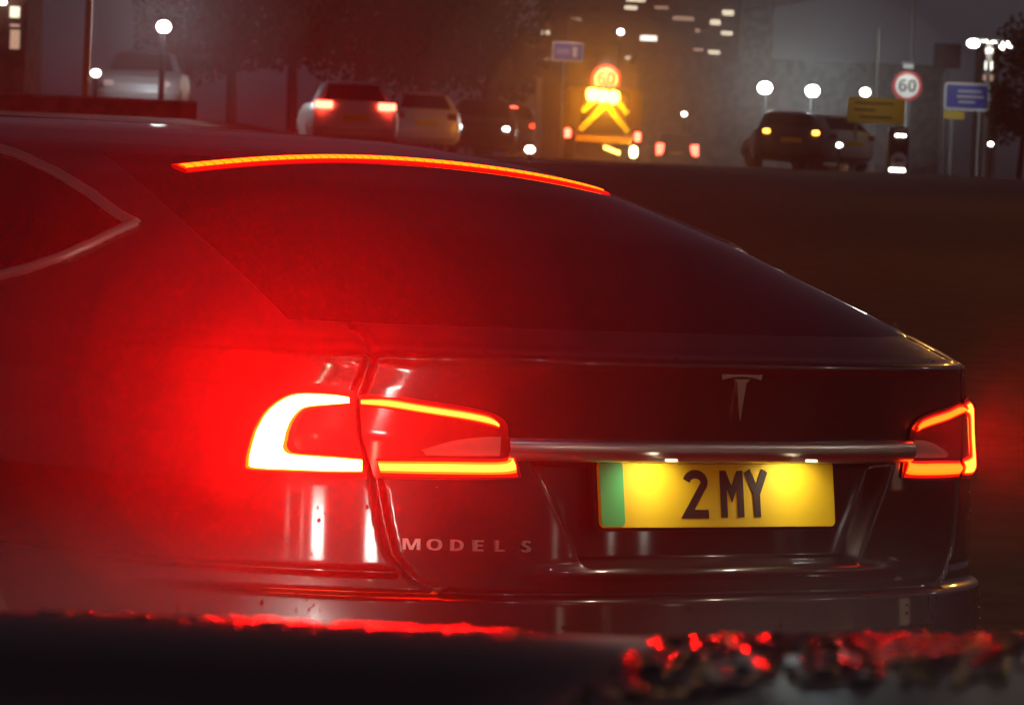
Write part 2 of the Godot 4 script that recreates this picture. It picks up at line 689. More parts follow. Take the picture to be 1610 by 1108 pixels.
# ------------------------------------------------------------------ the saloon ahead
const WINDOW_TOP := [[0.86, 1.244], [0.93, 1.261], [1.04, 1.292], [1.18, 1.327], [1.32, 1.354], [1.41, 1.367], [1.8, 1.392], [2.3, 1.388], [2.7, 1.345], [3.05, 1.23], [3.4, 1.04]]
const WINDOW_LOW := [[0.86, 1.244], [0.872, 1.208], [0.90, 1.181], [0.96, 1.159], [1.1, 1.130], [1.5, 1.095], [2.2, 1.055], [3.0, 1.015], [3.4, 1.0]]
const WHEEL_R := 0.352
const WHEEL_Z := [1.07, 4.03]

func saloon_sort(x: float, y: float, z: float, where: String) -> String:
	var ax := absf(x)
	for wz in WHEEL_Z:
		if ax > 0.6 and Vector2(z - wz, y - 0.352).length() < 0.384:
			return ""
	if where == "front":
		return "windscreen" if y > 1.02 and y < 1.40 and ax < x_front(y) else ("front_bumper" if y < 0.70 else ("bonnet" if y < 1.02 else "roof"))
	if y > 1.40:
		return "roof"
	if y > 1.0 and z > 0.86 and z < 3.3 and y < interp(WINDOW_TOP, z) and y > interp(WINDOW_LOW, z) and where != "front":
		return "side_window" if x < 0 else "right_window"
	if where == "rear":
		if y > 1.10 and y < 1.372 and ax < 0.80 * lev(SALOON, y)[1]:
			return "rear_window"
		if y > 1.372 and ax < 0.5:
			return "roof"
		if y < 1.10 and y > 0.6675 and ax < interp(CUT, y):
			return "liftgate"
		if y <= 0.70 and (y < 0.6675 or ax > 0.5):
			return "rear_bumper"
	return "body_side"

func high_bar(x: float) -> float:
	return 1.3790 - 0.155 * x * x

func x_front(y: float) -> float:
	return 0.92 * lev(SALOON, y)[1]

func build_saloon() -> void:
	var car := thing("saloon_car", "dark saloon car with glowing brake lamps and yellow number plate just ahead", "car", Vector3(0.4037, 0, -7.9016), deg_to_rad(38.0))
	var ys: Array = []
	var y := 0.18
	while y < 1.4399:
		ys.append(y)
		y += 0.012 if y < 0.58 else (0.004 if y < 1.10 else 0.01)
	ys.append(1.44)
	var cols: Array = []
	var k := 0.0
	while k < 0.925:
		cols.append(rad_to_deg(asin(pow(k, 1.35))))
		k += 0.005
	var a: float = cols[cols.size() - 1]
	for j in range(1, 25):
		cols.append(lerpf(a, 90.0, j / 24.0))
	var pieces := outline_body(SALOON, ys, cols, 70, 26, true, saloon_sort)
	for key in ["rear_bumper", "liftgate", "body_side", "roof", "bonnet", "front_bumper"]:
		part(car, key, pieces[key], M.paint)
	part(car, "rear_window", pieces.rear_window, M.dark_glass)
	part(car, "windscreen", pieces.windscreen, M.dark_glass)
	part(car, "side_window", pieces.side_window, M.dark_glass)
	part(car, "side_window", pieces.right_window, M.dark_glass)
	# roof cap and floor
	var cap: Array = [[], []]
	for j in 41:
		var t := -1.0 + 2.0 * j / 40
		var l := lev(SALOON, 1.44)
		var w: float = l[1] * pow(1.0 - pow(absf(t), 2.6), 1.0 / 2.6)
		var z := lerpf(1.90, 2.55, (t + 1) / 2)
		cap[0].append(Vector3(-w, 1.4405, -z))
		cap[1].append(Vector3(w, 1.4405, -z))
	part(car, "roof_glass", sheet(cap, Vector3.UP), M.dark_glass)
	part(car, "underbody", block(Vector3(1.5, 0.08, 4.4), 0.02), M.black, Vector3(0, 0.22, -2.5))
	# chrome line round the side windows
	for s in [-1.0, 1.0]:
		for tab in [WINDOW_TOP, WINDOW_LOW]:
			var pts: Array = []
			for j in 61:
				var z := 0.86 + 2.44 * pow(j / 60.0, 1.7)
				var yy := interp(tab, z)
				var l := lev(SALOON, yy)
				pts.append(Vector3(s * (x_at(z, yy) + 0.001), yy, -z))
			part(car, "window_trim", tube(pts, 0.011, 8), M.trim)
	# wheels and arches
	var tyre := lathe([Vector2(0.24, -0.11), Vector2(0.31, -0.122), Vector2(0.345, -0.105), Vector2(0.352, -0.05), Vector2(0.352, 0.05), Vector2(0.345, 0.105), Vector2(0.31, 0.122), Vector2(0.24, 0.11)], 48)
	var barrel := lathe([Vector2(0.245, -0.10), Vector2(0.252, -0.09), Vector2(0.235, 0.0), Vector2(0.252, 0.09), Vector2(0.245, 0.10)], 40)
	for s in [-1.0, 1.0]:
		for wz in WHEEL_Z:
			var wheel := Node3D.new()
			wheel.name = "wheel"
			car.add_child(wheel, true)
			wheel.position = Vector3(s * 0.835, WHEEL_R, -wz)
			part(wheel, "tyre", tyre, M.rubber)
			part(wheel, "rim", barrel, M.rim)
			for q in 10:
				var f := TAU * q / 10
				part(wheel, "spoke", block(Vector3(0.022, 0.23, 0.026)), M.rim, Vector3(s * 0.085, sin(f) * 0.125, cos(f) * 0.125), Vector3(-f + PI / 2, 0, 0))
			part(wheel, "hub", lathe([Vector2(0.0, -0.02), Vector2(0.045, -0.02), Vector2(0.045, 0.02), Vector2(0.0, 0.02)], 20), M.rim, Vector3(s * 0.095, 0, 0))
			var arch: Array = []
			var well: Array = [[], []]
			for j in 41:
				var f := lerpf(-0.35, PI + 0.35, j / 40.0)
				var p := Vector2(wz + cos(f) * 0.384, 0.352 + sin(f) * 0.384)
				if p.y < 0.19:
					continue
				arch.append(Vector3(s * (x_at(p.x, p.y) if wz < 2 else lev(SALOON, p.y)[1]), p.y, -p.x))
				well[0].append(Vector3(s * 0.55, p.y, -p.x))
				well[1].append(Vector3(s * (lev(SALOON, p.y)[1] - 0.01), p.y, -p.x))
			part(car, "wheel_arch", tube(arch, 0.010, 6), M.paint)
			part(car, "arch_liner", sheet(well, Vector3(0, -1, 0)), M.black)
	# lamps ---------------------------------------------------------
	var outer_out := [40.5, 0.982, 42.8, 0.985, 46.9, 0.984, 49.0, 0.972, 50.4, 0.950, 51.0, 0.922, 51.6, 0.886, 51.7, 0.866, 51.1, 0.857, 46.1, 0.857, 40.9, 0.858, 37.3, 0.860]
	var outer_in := [40.2, 0.971, 42.2, 0.967, 45.0, 0.961, 45.9, 0.953, 46.4, 0.938, 46.5, 0.924, 46.6, 0.909, 46.7, 0.898, 46.2, 0.889, 45.1, 0.886, 40.4, 0.884, 37.4, 0.882]
	var top_out := [39.0, 0.979, 35.7, 0.981, 31.3, 0.974, 26.3, 0.966, 23.6, 0.959, 22.4, 0.950]
	var top_in := [38.8, 0.970, 35.4, 0.967, 31.0, 0.960, 26.0, 0.952, 23.1, 0.945, 22.1, 0.941]
	var bot_out := [35.6, 0.880, 27.7, 0.883, 21.4, 0.885, 20.3, 0.895]
	var bot_in := [35.1, 0.860, 27.6, 0.861, 21.6, 0.863, 19.6, 0.866]
	for s in [-1.0, 1.0]:
		var hot: Material = M.brake_hot if s < 0 else M.brake_warm
		var warm: Material = M.brake_warm if s < 0 else M.brake_far
		var lamp := part(car, "tail_lamp", tail_band([40.0, 0.992, 44.0, 0.996, 49.0, 0.988, 52.2, 0.955, 54.0, 0.91], [36.6, 0.850, 42.0, 0.848, 47.0, 0.848, 51.5, 0.850, 54.4, 0.868], 0.003, s, 14), M.red_lens)
		part(lamp, "light_rim", tail_band(widen(outer_out, outer_in, 0.10), widen(outer_in, outer_out, 0.16), 0.0045, s, 5, 0.002), M.rim_red)
		part(lamp, "light_edge", tail_band(widen(outer_out, outer_in, 0.0), widen(outer_in, outer_out, 0.0), 0.006, s, 5, 0.003), M.rim_orange)
		part(lamp, "light_guide", tail_band(widen(outer_out, outer_in, -0.09), widen(outer_in, outer_out, -0.09), 0.0075, s, 5, 0.004), hot)
		var gate_lamp := part(car, "tail_lamp", tail_band([39.4, 0.986, 35.7, 0.988, 31.3, 0.981, 26.3, 0.973, 23.0, 0.963, 21.3, 0.948, 20.6, 0.92, 19.8, 0.90], [35.8, 0.852, 33.0, 0.852, 30.0, 0.852, 27.0, 0.853, 24.0, 0.854, 22.0, 0.855, 20.0, 0.857, 19.0, 0.860], 0.003, s, 14), M.red_lens)
		for pair in [[top_out, top_in], [bot_out, bot_in]]:
			part(gate_lamp, "light_rim", tail_band(widen(pair[0], pair[1], 0.18), widen(pair[1], pair[0], 0.18), 0.0045, s, 5, 0.002), M.rim_red)
			part(gate_lamp, "light_edge", tail_band(widen(pair[0], pair[1], -0.04), widen(pair[1], pair[0], -0.04), 0.006, s, 5, 0.003), M.rim_orange)
			part(gate_lamp, "light_guide", tail_band(widen(pair[0], pair[1], -0.20), widen(pair[1], pair[0], -0.20), 0.0075, s, 5, 0.004), warm)
		part(gate_lamp, "reversing_lens", tail_band([30.5, 0.900, 27.0, 0.916, 24.0, 0.924, 21.6, 0.926], [30.0, 0.892, 27.0, 0.892, 24.0, 0.893, 21.6, 0.894], 0.006, s, 5, 0.002), M.clear_lens)
		# the light they throw backwards
		var spots := [[46.0, 0.92, 44.0, Vector2(0.16, 0.11)], [29.0, 0.92, 5.0, Vector2(0.20, 0.09)]]
		if s > 0:
			spots = [[40.0, 0.92, 2.4, Vector2(0.10, 0.11)], [29.0, 0.92, 1.5, Vector2(0.20, 0.09)]]
		for sp in spots:
			var al := AreaLight3D.new()
			al.name = "brake_light"
			car.add_child(al, true)
			var nrm := rear_normal(sp[0] * s, sp[1])
			al.position = rear_point(sp[0] * s, sp[1]) + nrm * 0.018
			al.look_at_from_position(car.to_global(al.position), car.to_global(al.position + nrm))
			al.area_size = sp[3]
			al.light_color = lin(1.0, 0.0012, 0.001)
			al.light_energy = sp[2]
			al.shadow_enabled = true
	# high brake lamp behind the top of the rear window
	var hi: Array = [[], [], [], []]
	for j in 81:
		var x := lerpf(-0.472, 0.502, j / 80.0)
		for e in 4:
			var y2: float = high_bar(x) + [0.0058, 0.004, -0.004, -0.0058][e]
			var aa := a_of_x(x, y2)
			hi[e].append(rear_point(aa, y2) + rear_normal(aa if x != 0 else 0.01, y2) * [0.0005, 0.004, 0.004, 0.0005][e])
	var lens := part(car, "high_brake_lamp", sheet(hi, Vector3(0, 0.5, 1)), M.rim_red)
	for seg in 48:
		var led: Array = [[], [], [], []]
		for j in 5:
			var x := -0.468 + (seg + 0.06 + 0.88 * j / 4.0) * 0.966 / 48
			for e in 4:
				var y2: float = high_bar(x) + [0.0027, 0.0018, -0.0018, -0.0027][e]
				var aa := a_of_x(x, y2)
				led[e].append(rear_point(aa, y2) + rear_normal(aa if absf(x) > 1e-4 else 0.01, y2) * [0.0042, 0.0062, 0.0062, 0.0042][e])
		part(lens, "light_segment", sheet(led, Vector3(0, 0.5, 1)), M.brake_bar)
	# bright bar above the plate
	var bar: Array = []
	for e in 13:
		var f := lerpf(-0.15, PI + 0.25, e / 12.0)
		var row: Array = []
		for j in 61:
			var x := lerpf(-0.445, 0.445, j / 60.0)
			var aa := a_of_x(x, 0.905)
			var q := rear_point(aa, 0.905) + rear_normal(aa if x != 0 else 0.01, 0.905) * (0.004 + 0.014 * sin(f))
			row.append(q + Vector3(0, cos(f) * 0.019, 0))
		bar.append(row)
	part(car, "chrome_bar", sheet(bar, Vector3(0, 0, 1)), M.satin)
	# number plate
	var plate := part(car, "number_plate", plate_shape(rounded(0.52, 0.111, 0.010), 0.004), M.yellow_plate, Vector3(-0.010, 0.833, -0.062), Vector3(deg_to_rad(-8.0), 0, 0))
	var band := rounded(0.05, 0.107, 0.008)
	part(plate, "green_band", plate_shape(band, 0.001), M.plate_green, Vector3(-0.233, 0, 0.0030))
	var two: Array = []
	for j in 15:
		var f := lerpf(deg_to_rad(170), deg_to_rad(-42), j / 14.0)
		two.append(Vector2(cos(f) * 0.0195, 0.020 + sin(f) * 0.0135))
	two.append_array([Vector2(-0.0195, -0.0335), Vector2(0.0265, -0.0335)])
	var ink := 0.0145
	part(plate, "character", stroke(two, ink, 0.001), M.plate_black, Vector3(-0.052, 0, 0.0032))
	part(plate, "character", plate_shape(PackedVector2Array([Vector2(-0.0255, -0.0395), Vector2(-0.0255, 0.0395), Vector2(-0.0125, 0.0395), Vector2(0, 0.012), Vector2(0.0125, 0.0395), Vector2(0.0255, 0.0395), Vector2(0.0255, -0.0395), Vector2(0.0115, -0.0395), Vector2(0.0115, 0.010), Vector2(0, -0.014), Vector2(-0.0115, 0.010), Vector2(-0.0115, -0.0395)]), 0.001), M.plate_black, Vector3(0.028, 0, 0.0032))
	var why := part(plate, "character", stroke([Vector2(-0.0195, 0.0395), Vector2(0, 0.0), Vector2(0.0195, 0.0395)], ink, 0.001), M.plate_black, Vector3(0.083, 0, 0.0032))
	part(why, "stem", block(Vector3(ink, 0.042, 0.001)), M.plate_black, Vector3(0, -0.0185, 0.0003))
	part(car, "plate_holder", plate_shape(rounded(0.535, 0.124, 0.012), 0.010), M.black, Vector3(-0.010, 0.833, -0.071), Vector3(deg_to_rad(-8.0), 0, 0))
	for s in [-1.0, 1.0]:
		var lp := part(car, "plate_lamp", block(Vector3(0.022, 0.005, 0.010), 0.0015), M.plate_lamp, Vector3(s * 0.155 - 0.010, 0.8935, -0.004))
		var sp := SpotLight3D.new()
		sp.name = "plate_light"
		lp.add_child(sp)
		sp.position = Vector3(0, -0.006, 0)
		sp.rotation = Vector3(deg_to_rad(-50.0), 0, 0)
		sp.spot_angle = 72.0
		sp.spot_angle_attenuation = 0.6
		sp.light_energy = 0.0165
		sp.light_color = lin(1.0, 0.86, 0.62)
		sp.light_size = 0.012
		sp.shadow_enabled = true
	# badge letters
	var word := "MODEL S"
	var x0 := -0.595
	var step := 0.0345
	for j in word.length():
		if word[j] == " ":
			continue
		var x := x0 + step * j + (0.0 if j < 5 else -0.022)
		var aa := a_of_x(x, 0.747)
		var nrm := rear_normal(aa, 0.747)
		var lt := part(car, "badge_letter", lettering(word[j], 0.018, 0.004), M.satin, rear_point(aa, 0.747) + nrm * 0.003)
		lt.basis = Basis.looking_at(-nrm, Vector3.UP)
		lt.scale = Vector3(1.6, 1, 1)
	# emblem
	var bow := PackedVector2Array()
	for j in 13:
		var x := lerpf(-0.046, 0.046, j / 12.0)
		bow.append(Vector2(x, 0.040 - 3.0 * x * x))
	for j in 13:
		var x := lerpf(0.043, -0.043, j / 12.0)
		bow.append(Vector2(x, 0.028 - 3.0 * x * x))
	var em := part(car, "emblem", plate_shape(bow, 0.006), M.chrome, rear_point(0.01, 1.005) + Vector3(0, 0, 0.004))
	part(em, "stem", plate_shape(PackedVector2Array([Vector2(-0.019, 0.024), Vector2(0.019, 0.024), Vector2(0.0105, 0.018), Vector2(0.0, -0.046), Vector2(-0.0105, 0.018)]), 0.006), M.chrome)
	# front lamps, mirrors, handles: seen only from another place
	for s in [-1.0, 1.0]:
		part(car, "door_mirror", block(Vector3(0.20, 0.13, 0.10), 0.03), M.paint, Vector3(s * 1.0, 1.02, -3.15))
		for z in [1.75, 2.75]:
			part(car, "door_handle", block(Vector3(0.02, 0.025, 0.20), 0.006), M.chrome, Vector3(s * 0.965, 0.90, -z))
		part(car, "headlamp", block(Vector3(0.34, 0.10, 0.12), 0.03), M.clear_lens, Vector3(s * 0.62, 0.66, -4.78))

# rain beads clinging to the tail of the saloon
func bead_tail() -> void:
	var car: Node3D = get_node("saloon_car")
	var dice := RandomNumberGenerator.new()
	dice.seed = 77
	var drop := SphereMesh.new()
	drop.radius = 1.0
	drop.height = 2.0
	drop.radial_segments = 12
	drop.rings = 6
	var where: Array = []
	while where.size() < 520:
		var y := dice.randf_range(0.56, 1.06)
		var x := dice.randf_range(-0.9, 0.85)
		var ax := absf(x)
		if y > 0.71 and y < 0.93 and ax < 0.40 or y > 0.84 and y < 1.0 and ax > 0.40 or y > 0.66 and y < 0.72:
			continue
		var a := a_of_x(x, y)
		if absf(a) < 1.5 or absf(a) > 62.0:
			continue
		var n := rear_normal(a, y)
		var r := dice.randf_range(0.0012, 0.0032)
		var b := Basis.looking_at(-n, Vector3.UP).scaled_local(Vector3(r * dice.randf_range(0.8, 1.1), r * dice.randf_range(0.9, 1.6), r * 0.6))
		where.append(Transform3D(b, rear_point(a, y) + n * (relief(ax, y) + r * 0.15)))
	var mm := MultiMesh.new()
	mm.transform_format = MultiMesh.TRANSFORM_3D
	mm.mesh = drop
	mm.instance_count = where.size()
	for k in where.size():
		mm.set_instance_transform(k, car.transform * where[k])
	var beads := MultiMeshInstance3D.new()
	beads.name = "rain_beads"
	beads.multimesh = mm
	beads.material_override = M.water
	add_child(beads)
	beads.set_meta("kind", "stuff")
	beads.set_meta("label", "tiny rain beads glinting on the tail of the dark saloon")
	beads.set_meta("category", "rain drops")

# ------------------------------------------------------------------ the car the picture is taken from
func bonnet_y(x: float, d: float) -> float:
	var e := d - 2.5
	var y := 1.061 - 0.0875 * e - 0.4 * e * e
	if e < -0.28:        # behind the rolled front edge the panel runs level
		y = 1.05414 + 0.1365 * (e + 0.28) * exp((e + 0.28) * 5.0)
	y = lerpf(y, 1.061 - 0.0875 * e - 0.075 * e * e, smoothstep(-0.04, 0.12, x))   # flatter beyond the crease on the right
	y += 0.12 * pow(maxf(x, 0.0), 2.0) - 0.10 * pow(maxf(x - 0.55, 0.0), 2.0) * 3.0
	y -= 0.05 * pow(minf(x + 0.25, 0.0), 2.0) + 0.25 * pow(minf(x + 0.65, 0.0), 2.0)
	if d > 2.62:
		y -= 1.6 * pow(d - 2.62, 2.0)
	return y

func build_own_car() -> void:
	var car := thing("viewer_car", "wet dark bonnet of the viewer's own car along the bottom edge", "car bonnet", Vector3(0, 0, 0))
	var rows: Array = []
	for j in 61:
		var d := lerpf(0.9, 2.86, j / 60.0)
		var row: Array = []
		for k in 81:
			var x := lerpf(-0.92, 0.92, k / 80.0)
			row.append(Vector3(x, bonnet_y(x, d), -d))
		rows.append(row)
	part(car, "bonnet", sheet(rows, Vector3.UP), M.own_paint)
	part(car, "front_panel", block(Vector3(1.72, 0.42, 0.10), 0.03), M.own_paint, Vector3(0, 0.66, -2.82))
	part(car, "grille", block(Vector3(0.9, 0.16, 0.04), 0.01), M.black, Vector3(0, 0.74, -2.88))
	part(car, "bumper", block(Vector3(1.84, 0.30, 0.22), 0.05), M.own_paint, Vector3(0, 0.38, -2.88))
	for s in [-1.0, 1.0]:
		part(car, "wing", block(Vector3(0.09, 0.55, 1.9), 0.03), M.own_paint, Vector3(s * 0.89, 0.66, -1.85))
		var wheel := Node3D.new()
		wheel.name = "wheel"
		car.add_child(wheel, true)
		wheel.position = Vector3(s * 0.78, 0.35, -2.05)
		part(wheel, "tyre", lathe([Vector2(0.23, -0.10), Vector2(0.33, -0.11), Vector2(0.35, -0.06), Vector2(0.35, 0.06), Vector2(0.33, 0.11), Vector2(0.23, 0.10)], 36), M.rubber)
		part(wheel, "rim", lathe([Vector2(0.0, -0.07), Vector2(0.23, -0.09), Vector2(0.23, 0.09), Vector2(0.0, 0.07)], 36), M.rim)
		var hl := part(car, "headlamp", block(Vector3(0.30, 0.13, 0.06), 0.02), M.headlamp, Vector3(s * 0.70, 0.74, -2.87))
		var sp := SpotLight3D.new()
		sp.name = "dipped_beam"
		hl.add_child(sp)
		sp.position = Vector3(0, 0, -0.08)
		sp.rotation = Vector3(deg_to_rad(-9.3), 0, 0)
		sp.spot_angle = 10.0
		sp.spot_angle_attenuation = 0.35
		sp.light_energy = 28.0
		sp.light_color = lin(1.0, 0.93, 0.82)
		sp.light_size = 0.08
		sp.shadow_enabled = true
	# rain drops
	var drop := SphereMesh.new()
	drop.radius = 1.0
	drop.height = 2.0
	drop.radial_segments = 14
	drop.rings = 8
	var spots: Array = []
	for k in 420:      # along the leading edge
		var x := rng.randf_range(-0.24, 0.02)
		spots.append([x, rng.randf_range(2.44, 2.56), rng.randf_range(0.0012, 0.0030)])
	for k in 900:      # the patch on the right
		var x := rng.randf_range(0.0, 0.36)
		var e := rng.randf_range(-0.5, 0.05)
		if e > -0.46 + (x - 0.01) * 4.2:
			continue
		spots.append([x, 2.5 + e, rng.randf_range(0.0018, 0.0046)])
	for k in 200:      # stray ones
		spots.append([rng.randf_range(-0.7, 0.7), rng.randf_range(1.0, 2.6), rng.randf_range(0.001, 0.0025)])
	var dice := RandomNumberGenerator.new()
	dice.seed = 5
	for k in 90:       # larger ones lying apart from the rest
		var x := dice.randf_range(0.03, 0.34)
		var e := dice.randf_range(-0.40, 0.0)
		if e < -0.46 + (x - 0.01) * 4.2:
			spots.append([x, 2.5 + e, dice.randf_range(0.0042, 0.0062)])
	var mm := MultiMesh.new()
	mm.transform_format = MultiMesh.TRANSFORM_3D
	mm.mesh = drop
	mm.instance_count = spots.size()
	for k in spots.size():
		var s: Array = spots[k]
		var r: float = s[2]
		var b := Basis.from_scale(Vector3(r * rng.randf_range(0.9, 1.3), r * rng.randf_range(0.4, 0.7), r * rng.randf_range(0.9, 1.3)))
		mm.set_instance_transform(k, Transform3D(b, Vector3(s[0], bonnet_y(s[0], s[1]) + r * 0.12, -s[1])))
	var drops := MultiMeshInstance3D.new()
	drops.name = "rain_drops"
	drops.multimesh = mm
	drops.material_override = M.water
	add_child(drops)
	drops.set_meta("kind", "stuff")
	drops.set_meta("label", "rain drops glinting red on the dark bonnet at the bottom")
	drops.set_meta("category", "rain drops")

# ------------------------------------------------------------------ street furniture and buildings
func column(parent: Node, top: Vector3, foot: Vector3, r := 0.06, m: Material = null) -> void:
	part(parent, "column", tube([foot, foot.lerp(top, 0.5), top], [r * 1.4, r * 1.15, r], 10), m if m else M.steel)

func omni(parent: Node, called: String, where: Vector3, c: Color, energy: float, size: float) -> void:
	var l := OmniLight3D.new()
	l.name = called
	parent.add_child(l, true)
	l.position = where
	l.light_color = c
	l.light_energy = energy
	l.light_size = size
	l.omni_range = 200.0
	l.omni_attenuation = 2.0
	l.shadow_enabled = true

func spot(parent: Node, called: String, from: Vector3, to: Vector3, angle: float, energy: float) -> void:
	var l := SpotLight3D.new()
	l.name = called
	parent.add_child(l, true)
	l.look_at_from_position(parent.to_global(from), parent.to_global(to))
	l.spot_angle = angle
	l.light_energy = energy
	l.light_size = 0.05
	l.light_color = lin(1.0, 0.95, 0.85)
	l.shadow_enabled = true

# a lamp on a column; where = the lamp itself
func street_lamp(where: Vector3, r: float, m: Material, c: Color, energy: float, label: String) -> void:
	var foot := Vector3(where.x, land(where.x, where.z), where.z)
	var t := thing("street_lamp", label, "street lamp", foot, 0.0, "lit street lamps")
	var w := where - foot
	column(t, Vector3(0, w.y - r * 0.8, 0), Vector3.ZERO, 0.05, M.dark_column)
	part(t, "collar", lathe_up(r * 0.45, r * 0.25), M.dark_column, w - Vector3(0, r * 0.82, 0))
	var head := SphereMesh.new()
	head.radius = r
	head.height = 1.7 * r
	part(t, "lamp", head, m, w)
	if energy > 0:
		omni(t, "lamp_light", w, c, energy, r * 0.8)

func lathe_up(r: float, h: float) -> Mesh:
	var c := CylinderMesh.new()
	c.top_radius = r
	c.bottom_radius = r * 0.5
	c.height = h
	c.radial_segments = 16
	return c

func road_sign_60(where: Vector3, dia: float, called: String, label: String) -> Node3D:
	var foot := Vector3(where.x, land(where.x, where.z), where.z)
	var t := thing(called, label, "road sign", foot)
	var h := where.y - foot.y
	part(t, "post", tube([Vector3(0, 0, -0.06), Vector3(0, h + dia * 0.5, -0.06)], 0.04, 10), M.steel)
	roundel(t, Vector3(0, h, 0), dia)
	part(t, "lamp_hood", block(Vector3(dia * 0.34, dia * 0.16, 0.30), 0.02), M.white_sign, Vector3(0, h + dia * 0.66, 0.10))
	part(t, "lamp_cap", block(Vector3(dia * 0.46, dia * 0.05, 0.36)), M.steel, Vector3(0, h + dia * 0.77, 0.10))
	spot(t, "sign_light", Vector3(0, h + dia * 0.75, 1.0), Vector3(0, h - dia * 0.1, 0), 32.0, 0.9)
	return t

func roundel(t: Node, c: Vector3, dia: float) -> void:
	var back := part(t, "red_ring", plate_shape(disc(dia / 2), 0.02), M.red_sign, c)
	part(back, "face", plate_shape(disc(dia * 0.395), 0.006), M.white_sign, Vector3(0, 0, 0.013))
	for k in 2:
		part(back, "digit", lettering(["6", "0"][k], dia * 0.40, 0.006), M.dark_print, Vector3((k - 0.5) * dia * 0.32, 0, 0.019))

func panel(t: Node, called: String, c: Vector3, w: float, h: float, m: Material, edge: Material = null) -> MeshInstance3D:
	var b := part(t, called, plate_shape(rounded(w, h, minf(w, h) * 0.1), 0.03), edge if edge else m, c)
	if edge:
		part(b, "face", plate_shape(rounded(w - h * 0.16, h - h * 0.16, h * 0.07), 0.006), m, Vector3(0, 0, 0.018))
	return b

func leaf_crown(n: int, rx: float, ry: float, sd: int) -> ArrayMesh:
	var r := RandomNumberGenerator.new()
	r.seed = sd
	var blobs: Array = []
	for k in 16:
		var f := r.randf() * TAU
		var e := r.randf_range(-1, 1)
		blobs.append([Vector3(cos(f) * rx * 0.62 * sqrt(1 - e * e), ry * 0.62 * e, sin(f) * rx * 0.62 * sqrt(1 - e * e)), r.randf_range(0.28, 0.46) * minf(rx, ry)])
	var st := SurfaceTool.new()
	st.begin(Mesh.PRIMITIVE_TRIANGLES)
	for k in n:
		var b: Array = blobs[r.randi() % blobs.size()]
		var dir := Vector3(r.randfn(), r.randfn(), r.randfn()).normalized()
		var p: Vector3 = b[0] + dir * b[1] * pow(r.randf(), 0.4)
		var s := r.randf_range(0.08, 0.17)
		var u := Vector3(r.randfn(), r.randfn(), r.randfn()).normalized() * s
		var w := u.cross(Vector3(r.randfn(), r.randfn(), r.randfn())).normalized() * s * 0.6
		var nn := u.cross(w).normalized()
		for q in [p - u, p + w, p + u, p - u, p + u, p - w]:
			st.set_normal(nn)
			st.add_vertex(q)
	return st.commit()

var crowns: Array = []
func tree(u: float, d: float, h: float, label: String, group := "dark trees beyond the traffic") -> void:
	var p := at(u, 300, d)
	var foot := Vector3(p.x, land(p.x, p.z), p.z)
	if crowns.is_empty():
		crowns = [leaf_crown(5200, 3.2, 3.4, 5), leaf_crown(5200, 3.6, 3.0, 8), leaf_crown(5200, 2.8, 3.8, 13)]
	var t := thing("tree", label, "tree", foot, rng.randf() * TAU, group)
	var s := h / 8.5
	part(t, "trunk", tube([Vector3(0, -0.2, 0), Vector3(0.1, h * 0.3, 0), Vector3(0, h * 0.62, 0.1)], [0.22 * s, 0.17 * s, 0.07 * s], 10), M.bark)
	for k in 4:
		var f := TAU * k / 4 + rng.randf()
		part(t, "limb", tube([Vector3(0.05, h * (0.28 + 0.06 * k), 0), Vector3(cos(f) * 1.5 * s, h * (0.5 + 0.06 * k), sin(f) * 1.5 * s)], [0.09 * s, 0.03 * s], 7), M.bark)
	var c := part(t, "crown", crowns[rng.randi() % 3], M.leaf, Vector3(0, h * 0.6, 0), Vector3(0, rng.randf() * TAU, 0))
	c.scale = Vector3.ONE * s

# windows of a facade given by their place in the photograph; each a recessed part
func facade_window(t: Node3D, u: float, v: float, w: float, h: float, d: float, m: Material) -> void:
	var p := at(u, v, d)
	var s := d / FOCAL
	var o := part(t, "window", block(Vector3(w * s + 0.16, h * s + 0.16, 0.10)), M.frame, t.to_local(p))
	part(o, "pane", block(Vector3(w * s, h * s, 0.04)), m, Vector3(0, 0, 0.05))

